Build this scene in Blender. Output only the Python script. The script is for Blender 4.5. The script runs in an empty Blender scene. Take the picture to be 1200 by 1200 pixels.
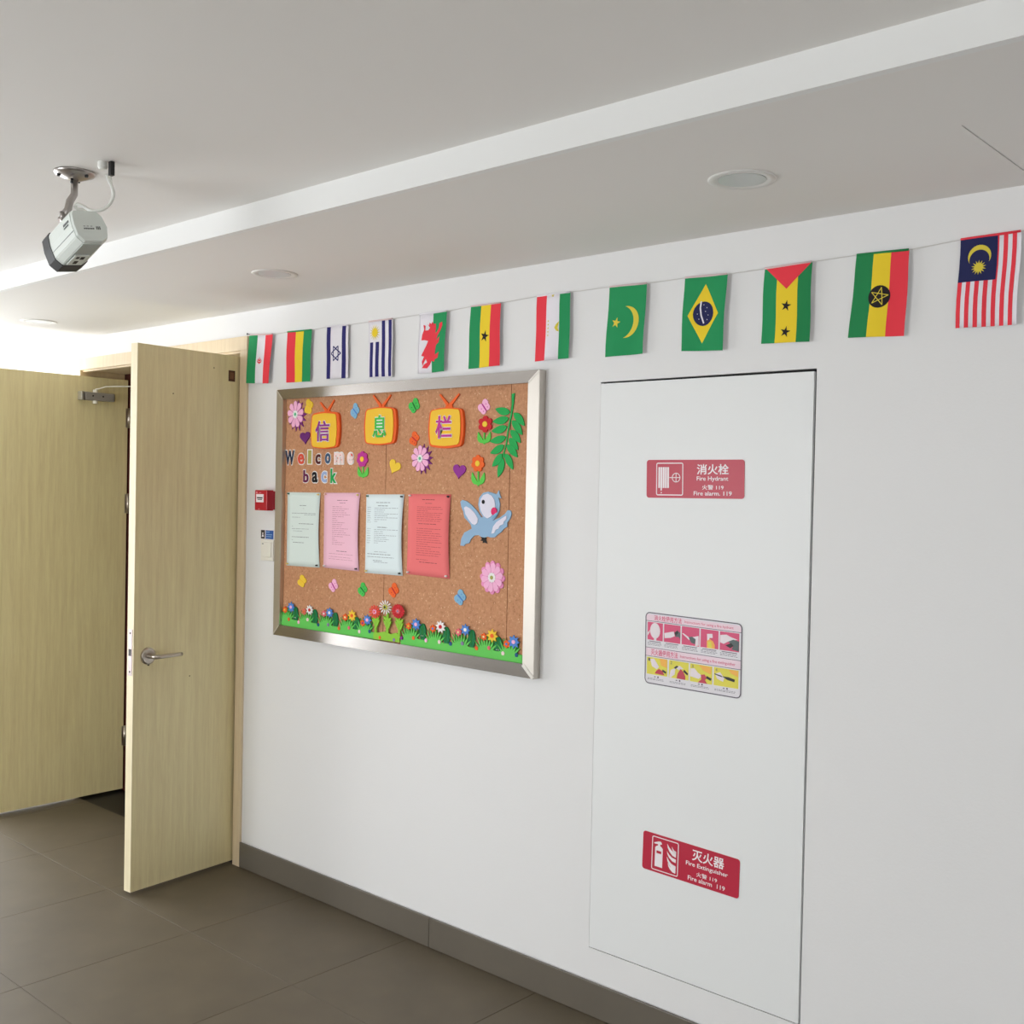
import bpy, bmesh, math, random
from mathutils import Vector, Matrix
random.seed(4)
S = bpy.context.scene
COL = S.collection

# ------------------------------------------------------------------ camera
CAM = Vector((0.0, -2.5745, 1.552))
YAW, PITCH, ROLL, FPX = -0.73145944, -0.01912042, 0.02045203, 1279.78
fw = Vector((math.sin(YAW)*math.cos(PITCH), math.cos(YAW)*math.cos(PITCH), math.sin(PITCH)))
r0 = fw.cross(Vector((0, 0, 1))).normalized(); u0 = r0.cross(fw)
rt = math.cos(ROLL)*r0 + math.sin(ROLL)*u0
up = -math.sin(ROLL)*r0 + math.cos(ROLL)*u0
cd = bpy.data.cameras.new('camera'); cam = bpy.data.objects.new('camera', cd); COL.objects.link(cam)
cd.sensor_fit = 'HORIZONTAL'; cd.sensor_width = 36; cd.lens = 36*FPX/1200; cd.clip_start = 0.05
M3 = Matrix((rt, up, -fw)).transposed()
cam.matrix_world = Matrix.Translation(CAM) @ M3.to_4x4()
S.camera = cam
# ------------------------------------------------------------------ view, sky, light
S.view_settings.view_transform = 'Standard'; S.view_settings.look = 'None'
S.view_settings.gamma = 1; S.view_settings.use_curve_mapping = False
S.view_settings.exposure = 1.15
W = bpy.data.worlds.new('sky'); S.world = W; W.use_nodes = True
bg = W.node_tree.nodes['Background']
bg.inputs[0].default_value = (0.93, 0.965, 1.0, 1); bg.inputs[1].default_value = 3.4   # bright haze all round
# daylight openings of the room, all outside the picture: (centre, width, height, facing)
X0, X1, YB, ZC, ZS, YS = -6.25, 2.6, -4.6, 2.325, 2.257, -0.8286   # end walls, opposite wall, ceiling, soffit, soffit edge
WIN_END = (-2.75, -0.16, 0.22, 2.25)     # y0,y1,z0,z1 in the left end wall
WIN_OPP = (-5.0, -2.9, 0.10, 2.20)     # x0,x1,z0,z1 in the opposite wall
WIN_OP2 = (1.0, 2.3, 0.10, 2.20)
def portal(name, loc, rot, sx, sy):
    l = bpy.data.lights.new(name, 'AREA'); l.shape = 'RECTANGLE'; l.size = sx; l.size_y = sy
    l.cycles.is_portal = True
    o = bpy.data.objects.new(name, l); COL.objects.link(o); o.location = loc; o.rotation_euler = rot
portal('window_portal', (X0-0.02, (WIN_END[0]+WIN_END[1])/2, (WIN_END[2]+WIN_END[3])/2), (0, -math.pi/2, 0), WIN_END[3]-WIN_END[2], WIN_END[1]-WIN_END[0])
portal('window_portal', ((WIN_OPP[0]+WIN_OPP[1])/2, YB-0.02, (WIN_OPP[2]+WIN_OPP[3])/2), (math.pi/2, 0, 0), WIN_OPP[1]-WIN_OPP[0], WIN_OPP[3]-WIN_OPP[2])
portal('window_portal', ((WIN_OP2[0]+WIN_OP2[1])/2, YB-0.02, (WIN_OP2[2]+WIN_OP2[3])/2), (math.pi/2, 0, 0), WIN_OP2[1]-WIN_OP2[0], WIN_OP2[3]-WIN_OP2[2])

# ------------------------------------------------------------------ materials
def lin(c):
    return tuple(((v/255)/12.92 if v/255 <= 0.04045 else ((v/255+0.055)/1.055)**2.4) for v in c[:3]) + (1,)
MATS = {}
def mat(name, rgb, rough=0.6, metal=0.0, bump=0.0, bscale=60, vary=0.0, vscale=3, spec=0.5):
    if name in MATS: return MATS[name]
    m = bpy.data.materials.new(name); m.use_nodes = True; nt = m.node_tree; b = nt.nodes['Principled BSDF']
    b.inputs['Base Color'].default_value = lin(rgb); b.inputs['Roughness'].default_value = rough
    b.inputs['Metallic'].default_value = metal; b.inputs['Specular IOR Level'].default_value = spec
    if bump or vary: tc = nt.nodes.new('ShaderNodeTexCoord')
    if vary:
        n = nt.nodes.new('ShaderNodeTexNoise'); n.inputs['Scale'].default_value = vscale; n.inputs['Detail'].default_value = 5
        nt.links.new(tc.outputs['Object'], n.inputs['Vector'])
        r = nt.nodes.new('ShaderNodeValToRGB'); c = lin(rgb)
        r.color_ramp.elements[0].position = 0.3; r.color_ramp.elements[1].position = 0.7
        r.color_ramp.elements[0].color = tuple(v*(1-vary) for v in c[:3]) + (1,)
        r.color_ramp.elements[1].color = tuple(min(1, v*(1+vary)) for v in c[:3]) + (1,)
        nt.links.new(n.outputs['Fac'], r.inputs['Fac']); nt.links.new(r.outputs['Color'], b.inputs['Base Color'])
    if bump:
        n = nt.nodes.new('ShaderNodeTexNoise'); n.inputs['Scale'].default_value = bscale; n.inputs['Detail'].default_value = 4
        nt.links.new(tc.outputs['Object'], n.inputs['Vector'])
        bp = nt.nodes.new('ShaderNodeBump'); bp.inputs['Strength'].default_value = bump; bp.inputs['Distance'].default_value = 0.002
        nt.links.new(n.outputs['Fac'], bp.inputs['Height']); nt.links.new(bp.outputs['Normal'], b.inputs['Normal'])
    MATS[name] = m; return m
def wood(name, c1, c2, rough=0.45, stretch=(14, 14, 0.7)):
    m = bpy.data.materials.new(name); m.use_nodes = True; nt = m.node_tree; b = nt.nodes['Principled BSDF']
    tc = nt.nodes.new('ShaderNodeTexCoord'); mp = nt.nodes.new('ShaderNodeMapping'); mp.inputs['Scale'].default_value = stretch
    n = nt.nodes.new('ShaderNodeTexNoise'); n.inputs['Scale'].default_value = 4; n.inputs['Detail'].default_value = 8; n.inputs['Roughness'].default_value = 0.6
    n.inputs['Distortion'].default_value = 0.35
    mp2 = nt.nodes.new('ShaderNodeMapping'); mp2.inputs['Scale'].default_value = tuple(s*7 for s in stretch)
    n2 = nt.nodes.new('ShaderNodeTexNoise'); n2.inputs['Scale'].default_value = 4; n2.inputs['Detail'].default_value = 3
    mx = nt.nodes.new('ShaderNodeMix'); mx.data_type = 'FLOAT'; mx.inputs[0].default_value = 0.3
    r = nt.nodes.new('ShaderNodeValToRGB'); r.color_ramp.elements[0].position = 0.35; r.color_ramp.elements[1].position = 0.66
    r.color_ramp.elements[0].color = lin(c1); r.color_ramp.elements[1].color = lin(c2)
    L = nt.links.new
    L(tc.outputs['Object'], mp.inputs[0]); L(mp.outputs[0], n.inputs['Vector']); L(tc.outputs['Object'], mp2.inputs[0]); L(mp2.outputs[0], n2.inputs['Vector'])
    L(n.outputs['Fac'], mx.inputs[2]); L(n2.outputs['Fac'], mx.inputs[3]); L(mx.outputs[0], r.inputs['Fac'])
    L(r.outputs['Color'], b.inputs['Base Color']); b.inputs['Roughness'].default_value = rough
    MATS[name] = m; return m
def cork():
    m = bpy.data.materials.new('cork'); m.use_nodes = True; nt = m.node_tree; b = nt.nodes['Principled BSDF']; L = nt.links.new
    tc = nt.nodes.new('ShaderNodeTexCoord')
    n = nt.nodes.new('ShaderNodeTexNoise'); n.inputs['Scale'].default_value = 120; n.inputs['Detail'].default_value = 3; n.inputs['Roughness'].default_value = 0.7
    r = nt.nodes.new('ShaderNodeValToRGB'); e = r.color_ramp.elements
    e[0].position = 0.22; e[0].color = lin((140, 88, 56)); e[1].position = 0.80; e[1].color = lin((240, 200, 158))
    a = e.new(0.40); a.color = lin((194, 138, 100)); a = e.new(0.62); a.color = lin((204, 149, 110))
    n2 = nt.nodes.new('ShaderNodeTexVoronoi'); n2.inputs['Scale'].default_value = 80
    r2 = nt.nodes.new('ShaderNodeValToRGB'); r2.color_ramp.elements[0].position = 0.0; r2.color_ramp.elements[0].color = (1, 1, 1, 1)
    r2.color_ramp.elements[1].position = 0.24; r2.color_ramp.elements[1].color = (0, 0, 0, 1)
    n3 = nt.nodes.new('ShaderNodeTexNoise'); n3.inputs['Scale'].default_value = 40
    gt = nt.nodes.new('ShaderNodeMath'); gt.operation = 'GREATER_THAN'; gt.inputs[1].default_value = 0.56
    ml = nt.nodes.new('ShaderNodeMath'); ml.operation = 'MULTIPLY'
    mx = nt.nodes.new('ShaderNodeMix'); mx.data_type = 'RGBA'; mx.inputs[7].default_value = lin((248, 220, 184))
    for k in (n, n2, n3): L(tc.outputs['Object'], k.inputs['Vector'])
    L(n.outputs['Fac'], r.inputs[0]); L(n2.outputs['Distance'], r2.inputs[0]); L(n3.outputs['Fac'], gt.inputs[0])
    L(r2.outputs[0], ml.inputs[0]); L(gt.outputs[0], ml.inputs[1]); L(ml.outputs[0], mx.inputs[0]); L(r.outputs[0], mx.inputs[6])
    L(mx.outputs[2], b.inputs['Base Color']); b.inputs['Roughness'].default_value = 0.9
    bp = nt.nodes.new('ShaderNodeBump'); bp.inputs['Strength'].default_value = 0.4; bp.inputs['Distance'].default_value = 0.001
    L(n.outputs['Fac'], bp.inputs['Height']); L(bp.outputs[0], b.inputs['Normal'])
    MATS['cork'] = m; return m
def brushed(name, rgb, rough, aniso, axis):
    m = mat(name, rgb, rough, 1.0); nt = m.node_tree; b = nt.nodes['Principled BSDF']
    tc = nt.nodes.new('ShaderNodeTexCoord'); mp = nt.nodes.new('ShaderNodeMapping')
    mp.inputs['Scale'].default_value = (4, 4, 900) if axis == 'x' else (900, 4, 4)
    n = nt.nodes.new('ShaderNodeTexNoise'); n.inputs['Scale'].default_value = 1; n.inputs['Detail'].default_value = 2
    bp = nt.nodes.new('ShaderNodeBump'); bp.inputs['Strength'].default_value = 0.12; bp.inputs['Distance'].default_value = 0.0004
    nt.links.new(tc.outputs['Object'], mp.inputs[0]); nt.links.new(mp.outputs[0], n.inputs['Vector'])
    nt.links.new(n.outputs['Fac'], bp.inputs['Height']); nt.links.new(bp.outputs[0], b.inputs['Normal'])
    return m

WALL = mat('wall_paint', (233, 232, 231), 0.55, bump=0.15, bscale=180)
CEIL = mat('ceiling_paint', (240, 237, 233), 0.8)
PANEL = mat('panel_paint', (236, 237, 236), 0.42)
DOORW = wood('door_laminate', (222, 206, 158), (238, 226, 178))
CASE = wood('casing_laminate', (222, 200, 164), (234, 214, 180))
EDGE = wood('edge_band', (226, 212, 176), (238, 226, 192))
TILE = mat('floor_tile', (98, 88, 71), 0.55, vary=0.10, vscale=5, bump=0.05, bscale=300)
GROUT = mat('grout', (72, 64, 52), 0.9)
SKIRT = mat('skirting_tile', (104, 97, 86), 0.30, vary=0.05, vscale=4)
DARKST = mat('dark_stone', (26, 24, 22), 0.5)
REDWD = wood('dark_red_wood', (70, 26, 20), (98, 40, 30))
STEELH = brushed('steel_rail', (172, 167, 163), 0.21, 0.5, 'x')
STEELV = brushed('steel_stile', (206, 200, 192), 0.38, 0.5, 'z')  # same steel as the rails; lighter base colour imitates the stiles' brighter reflection
CHROME = mat('satin_chrome', (190, 182, 172), 0.28, 1.0)
ALU = mat('closer_aluminium', (168, 163, 158), 0.45, 0.35)
PLATEM = mat('mount_metal', (176, 170, 166), 0.3, 0.9)
CORK = cork()
BLACK = mat('black', (22, 20, 22), 0.5)
VOID = mat('cavity_dark', (30, 30, 30), 0.9)
WHITEP = mat('white_plastic', (235, 236, 230), 0.4)
CCTVW = mat('camera_housing', (226, 232, 226), 0.4)
CCTVG = mat('camera_underside', (178, 184, 180), 0.45)
CREAM = mat('switch_plastic', (236, 232, 220), 0.35)
SIGNR = mat('sign_red', (190, 26, 58), 0.35)
SIGNW = mat('sign_white', (244, 236, 238), 0.4)
ALARM = mat('alarm_red', (186, 20, 40), 0.35)
def foam(name, rgb): return mat('foam_'+name, rgb, 0.85, bump=0.15, bscale=700)
FO = {k: foam(k, v) for k, v in dict(orange=(244, 104, 40), yellow=(246, 206, 60), screen=(250, 200, 58), purple=(150, 50, 150), violet=(112, 38, 118),
      pink=(252, 186, 220), rosepink=(240, 150, 196), magenta=(196, 52, 150), green=(72, 196, 84), fern=(34, 172, 84), leafgreen=(96, 208, 80), blue=(84, 138, 214), skyblue=(134, 184, 216),
      birdblue=(152, 186, 216), pale=(232, 228, 242), white=(246, 242, 240), red=(206, 34, 44), orangered=(238, 80, 64), salmon=(226, 120, 100), rose=(232, 110, 120),
      cream=(255, 232, 170), grass=(104, 206, 92), lime=(146, 206, 62), darkleaf=(20, 124, 72), deep=(30, 120, 50), cheek=(226, 44, 104), black=(24, 22, 24), mint=(90, 190, 140),
      navy=(34, 44, 70), brown=(92, 34, 34), plum=(104, 24, 72), grey=(140, 130, 160), yellowgreen=(200, 196, 70), darkblue=(30, 84, 130), steel=(60, 88, 120), lilac=(160, 180, 220), olive=(176, 172, 90), blush=(250, 224, 220), deeppurple=(128, 40, 128), coral=(226, 84, 60)).items()}
def cloth(name, rgb): return mat('cloth_'+name, rgb, 0.9, bump=0.2, bscale=900)
CL = {k: cloth(k, v) for k, v in dict(green=(34, 150, 90), red=(240, 60, 74), yellow=(244, 212, 46), white=(238, 234, 240), navy=(44, 40, 110), black=(30, 22, 26),
      darkgreen=(30, 134, 76), gold=(226, 206, 70), night=(30, 34, 84), pinkish=(244, 214, 214), sleeve=(226, 200, 200), iris=(60, 46, 130)).items()}
PAPER = {k: mat('paper_'+k, v, 0.85) for k, v in dict(mint=(228, 240, 234), pink=(252, 200, 218), white=(232, 244, 246), red=(244, 122, 122)).items()}
INK = {k: mat('ink_'+k, v, 0.8) for k, v in dict(mint=(150, 160, 158), pink=(190, 120, 140), white=(150, 160, 164), red=(190, 70, 76), mintd=(110, 118, 116), pinkd=(150, 90, 105), whited=(100, 110, 116), redd=(150, 50, 56)).items()}

# ------------------------------------------------------------------ builders
ORI = {}
def box(bm, x0, x1, y0, y1, z0, z1, mi=0, bev=0):
    vs = [bm.verts.new(p) for p in ((x0, y0, z0), (x1, y0, z0), (x1, y1, z0), (x0, y1, z0), (x0, y0, z1), (x1, y0, z1), (x1, y1, z1), (x0, y1, z1))]
    fs = [bm.faces.new([vs[i] for i in q]) for q in ((0, 3, 2, 1), (4, 5, 6, 7), (0, 1, 5, 4), (1, 2, 6, 5), (2, 3, 7, 6), (3, 0, 4, 7))]
    for f in fs: f.material_index = mi
    if bev:
        es = list({e for f in fs for e in f.edges})
        r = bmesh.ops.bevel(bm, geom=es, offset=bev, segments=2, affect='EDGES', profile=0.5)
        for f in r['faces']: f.material_index = mi
    return vs
def NB(): return bmesh.new()
def ext(bm, pts, yb, yf, mi=0, msides=None):
    """outline in wall coordinates (x, z), from depth yb (back) to yf (front, towards the room)"""
    a = sum(pts[i][0]*pts[(i+1) % len(pts)][1] - pts[(i+1) % len(pts)][0]*pts[i][1] for i in range(len(pts)))
    if a < 0: pts = pts[::-1]
    F = [bm.verts.new((x, yf, z)) for x, z in pts]; K = [bm.verts.new((x, yb, z)) for x, z in pts]
    f = bm.faces.new(F); f.material_index = mi
    g = bm.faces.new(K[::-1]); g.material_index = mi
    n = len(pts); ms = mi if msides is None else msides
    for i in range(n):
        j = (i+1) % n; q = bm.faces.new((F[j], F[i], K[i], K[j])); q.material_index = ms
def circ(cx, cz, r, n=20, rz=None, a0=0): return [(cx+r*math.cos(a0+2*math.pi*i/n), cz+(rz or r)*math.sin(a0+2*math.pi*i/n)) for i in range(n)]
def star(cx, cz, r, ri, n, a0=math.pi/2, sx=1): return [(cx+sx*(r if i % 2 == 0 else ri)*math.cos(a0+math.pi*i/n), cz+(r if i % 2 == 0 else ri)*math.sin(a0+math.pi*i/n)) for i in range(2*n)]
def lobes(cx, cz, rx, rz, n, depth=0.22, a0=math.pi/2, k=8):
    out = []
    for i in range(n*k):
        a = 2*math.pi*i/(n*k); m = 1-depth+depth*abs(math.cos(n*a/2))**0.7
        out.append((cx+rx*m*math.cos(a+a0), cz+rz*m*math.sin(a+a0)))
    return out
def petal(cx, cz, ang, r0_, r1_, w, n=10, sx=1, point=False):
    out = [(i/n, w*((i/n)**0.7)*math.sqrt(max(0, 1-(i/n)**5)) if i else w*0.15) for i in range(n+1)]
    pts = [(r0_+(r1_-r0_)*t, q) for t, q in out] + [(r0_+(r1_-r0_)*t, -q) for t, q in out[:-1][::-1]]
    c, s = math.cos(ang), math.sin(ang)
    return [(cx+sx*(x*c-y*s), cz+x*s+y*c) for x, y in pts]
def leafshape(a, b, w, bend=0.0, n=9):
    dx, dz = b[0]-a[0], b[1]-a[1]; L = math.hypot(dx, dz); ux, uz = dx/L, dz/L
    up_, dn = [], []
    for i in range(n+1):
        t = i/n; h = w*math.sin(math.pi*min(1, t**0.85))**0.8*(1 if t < 1 else 0); c = bend*math.sin(math.pi*t)
        up_.append((a[0]+ux*L*t-uz*(c+h), a[1]+uz*L*t+ux*(c+h))); dn.append((a[0]+ux*L*t-uz*(c-h), a[1]+uz*L*t+ux*(c-h)))
    return up_ + dn[1:-1][::-1]
def heart(x0, x1, z0, z1, tilt=0.0):
    P = []
    for i in range(28):
        t = 2*math.pi*i/28; x = 16*math.sin(t)**3; y = 13*math.cos(t)-5*math.cos(2*t)-2*math.cos(3*t)-math.cos(4*t)
        P.append((x*math.cos(tilt)-y*math.sin(tilt), x*math.sin(tilt)+y*math.cos(tilt)))
    return fit(P, x0, x1, z0, z1)
def fit(P, x0, x1, z0, z1):
    ax, bx = min(p[0] for p in P), max(p[0] for p in P); az, bz = min(p[1] for p in P), max(p[1] for p in P)
    return [(x0+(p[0]-ax)/(bx-ax)*(x1-x0), z0+(p[1]-az)/(bz-az)*(z1-z0)) for p in P]
def rrect(x0, x1, z0, z1, r, n=4, bulge=0):
    out = []
    for cx, cz, a in ((x1-r, z1-r, 0), (x0+r, z1-r, 90), (x0+r, z0+r, 180), (x1-r, z0+r, 270)):
        for i in range(n+1):
            t = math.radians(a+90*i/n); out.append((cx+r*math.cos(t), cz+r*math.sin(t)))
        if bulge:
            p, q = out[-1], {0: (x0+r, z1), 90: (x0, z0+r), 180: (x1-r, z0), 270: (x1, z1-r)}[a]
            nx, nz = {0: (0, 1), 90: (-1, 0), 180: (0, -1), 270: (1, 0)}[a]
            for t in (0.25, 0.5, 0.75): out.append((p[0]+(q[0]-p[0])*t+nx*bulge*math.sin(math.pi*t), p[1]+(q[1]-p[1])*t+nz*bulge*math.sin(math.pi*t)))
    return out
def tube(bm, pts, r, n=8, mi=0, cap=True, flat=1.0):
    pts = [Vector(p) for p in pts]; rings = []; a = None
    for i, p in enumerate(pts):
        d = (pts[min(i+1, len(pts)-1)]-pts[max(i-1, 0)]).normalized()
        if a is None:
            a = d.cross(Vector((0, 0, 1)))
            if a.length < 0.1: a = d.cross(Vector((0, 1, 0)))
        a = (a-d*a.dot(d)).normalized(); b = a.cross(d); rr = r[i] if isinstance(r, (list, tuple)) else r
        rings.append([bm.verts.new(p+rr*(math.cos(2*math.pi*k/n)*a+flat*math.sin(2*math.pi*k/n)*b)) for k in range(n)])
    for i in range(len(rings)-1):
        for k in range(n):
            f = bm.faces.new((rings[i][k], rings[i][(k+1) % n], rings[i+1][(k+1) % n], rings[i+1][k])); f.material_index = mi; f.smooth = True
    if cap:
        for q in (rings[0][::-1], rings[-1]): f = bm.faces.new(q); f.material_index = mi
def lathe(bm, c, axis, prof, n=32, mi=0):
    """profile (distance along axis, radius)"""
    ax = Vector(axis).normalized(); a = ax.cross(Vector((0, 0, 1)));
    if a.length < 0.1: a = Vector((1, 0, 0))
    a.normalize(); b = ax.cross(a); c = Vector(c); rings = []
    for h, r in prof: rings.append([bm.verts.new(c+ax*h+max(r, 1e-5)*(math.cos(2*math.pi*k/n)*a+math.sin(2*math.pi*k/n)*b)) for k in range(n)])
    for i in range(len(rings)-1):
        for k in range(n):
            f = bm.faces.new((rings[i][k], rings[i][(k+1) % n], rings[i+1][(k+1) % n], rings[i+1][k])); f.material_index = mi
    for q in (rings[0][::-1], rings[-1]): f = bm.faces.new(q); f.material_index = mi
def obj(name, bm, m, parent=None, recalc=True, **props):
    if recalc: bmesh.ops.recalc_face_normals(bm, faces=bm.faces[:])
    if parent is not None: o0 = ORI[parent.name]
    else:
        xs = [v.co for v in bm.verts]
        o0 = Vector(((min(v.x for v in xs)+max(v.x for v in xs))/2, (min(v.y for v in xs)+max(v.y for v in xs))/2, min(v.z for v in xs)))
    bmesh.ops.translate(bm, verts=bm.verts[:], vec=-o0)
    me = bpy.data.meshes.new(name); bm.to_mesh(me); bm.free()
    for q in (m if isinstance(m, (list, tuple)) else [m]): me.materials.append(q)
    o = bpy.data.objects.new(name, me); COL.objects.link(o)
    if parent is not None: o.parent = parent
    else: o.location = o0
    ORI[o.name] = o0
    for k, v in props.items(): o[k] = v
    return o
def thing(name, label, cat, loc, group=None):
    o = bpy.data.objects.new(name, None); COL.objects.link(o); o.location = loc; o.empty_display_size = 0.05
    ORI[o.name] = Vector(loc); o['label'] = label; o['category'] = cat
    if group: o['group'] = group
    return o
def tg(o, label, cat, group=None, kind=None):
    o['label'] = label; o['category'] = cat
    if group: o['group'] = group
    if kind: o['kind'] = kind
    return o
_tc = {}
def glyphs(text, offset=0.0):
    """text as flat triangles/polygons in 0..1 of its own bounding box"""
    key = (text, offset)
    if key in _tc: return _tc[key]
    c = bpy.data.curves.new('t', 'FONT'); c.body = text; c.size = 1; c.offset = offset; c.resolution_u = 4; c.fill_mode = 'FRONT'
    o = bpy.data.objects.new('t', c); COL.objects.link(o)
    me = bpy.data.meshes.new_from_object(o.evaluated_get(bpy.context.evaluated_depsgraph_get()))
    V = [(v.co.x, v.co.y) for v in me.vertices]; F = [tuple(p.vertices) for p in me.polygons]
    bpy.data.objects.remove(o); bpy.data.curves.remove(c); bpy.data.meshes.remove(me)
    _tc[key] = (V, F); return V, F
def text(bm, s, x0, x1, z0, z1, y, mi=0, offset=0.0, thick=0.0, ref=None):
    """writing fitted into a rectangle on a plane parallel to the wall; ref = offset whose box sets the scale"""
    V, F = glyphs(s, offset); R = glyphs(s, ref)[0] if ref is not None else V
    ax, bx = min(v[0] for v in R), max(v[0] for v in R); az, bz = min(v[1] for v in R), max(v[1] for v in R)
    f = lambda v: (x0+(v[0]-ax)/(bx-ax)*(x1-x0), z0+(v[1]-az)/(bz-az)*(z1-z0))
    vs = [bm.verts.new((f(v)[0], y, f(v)[1])) for v in V]; fs = []
    for q in F:
        try: g = bm.faces.new([vs[i] for i in q]); g.material_index = mi; fs.append(g)
        except ValueError: pass
    if thick:
        bmesh.ops.remove_doubles(bm, verts=vs, dist=1e-6)
        fs = [g for g in fs if g.is_valid]
        r = bmesh.ops.extrude_face_region(bm, geom=fs)
        nv = [e for e in r['geom'] if isinstance(e, bmesh.types.BMVert)]
        bmesh.ops.translate(bm, verts=nv, vec=(0, -thick, 0))
        for e in r['geom']:
            if isinstance(e, bmesh.types.BMFace):
                e.material_index = mi
                for ed in e.edges:
                    for lf in ed.link_faces: lf.material_index = mi

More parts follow.
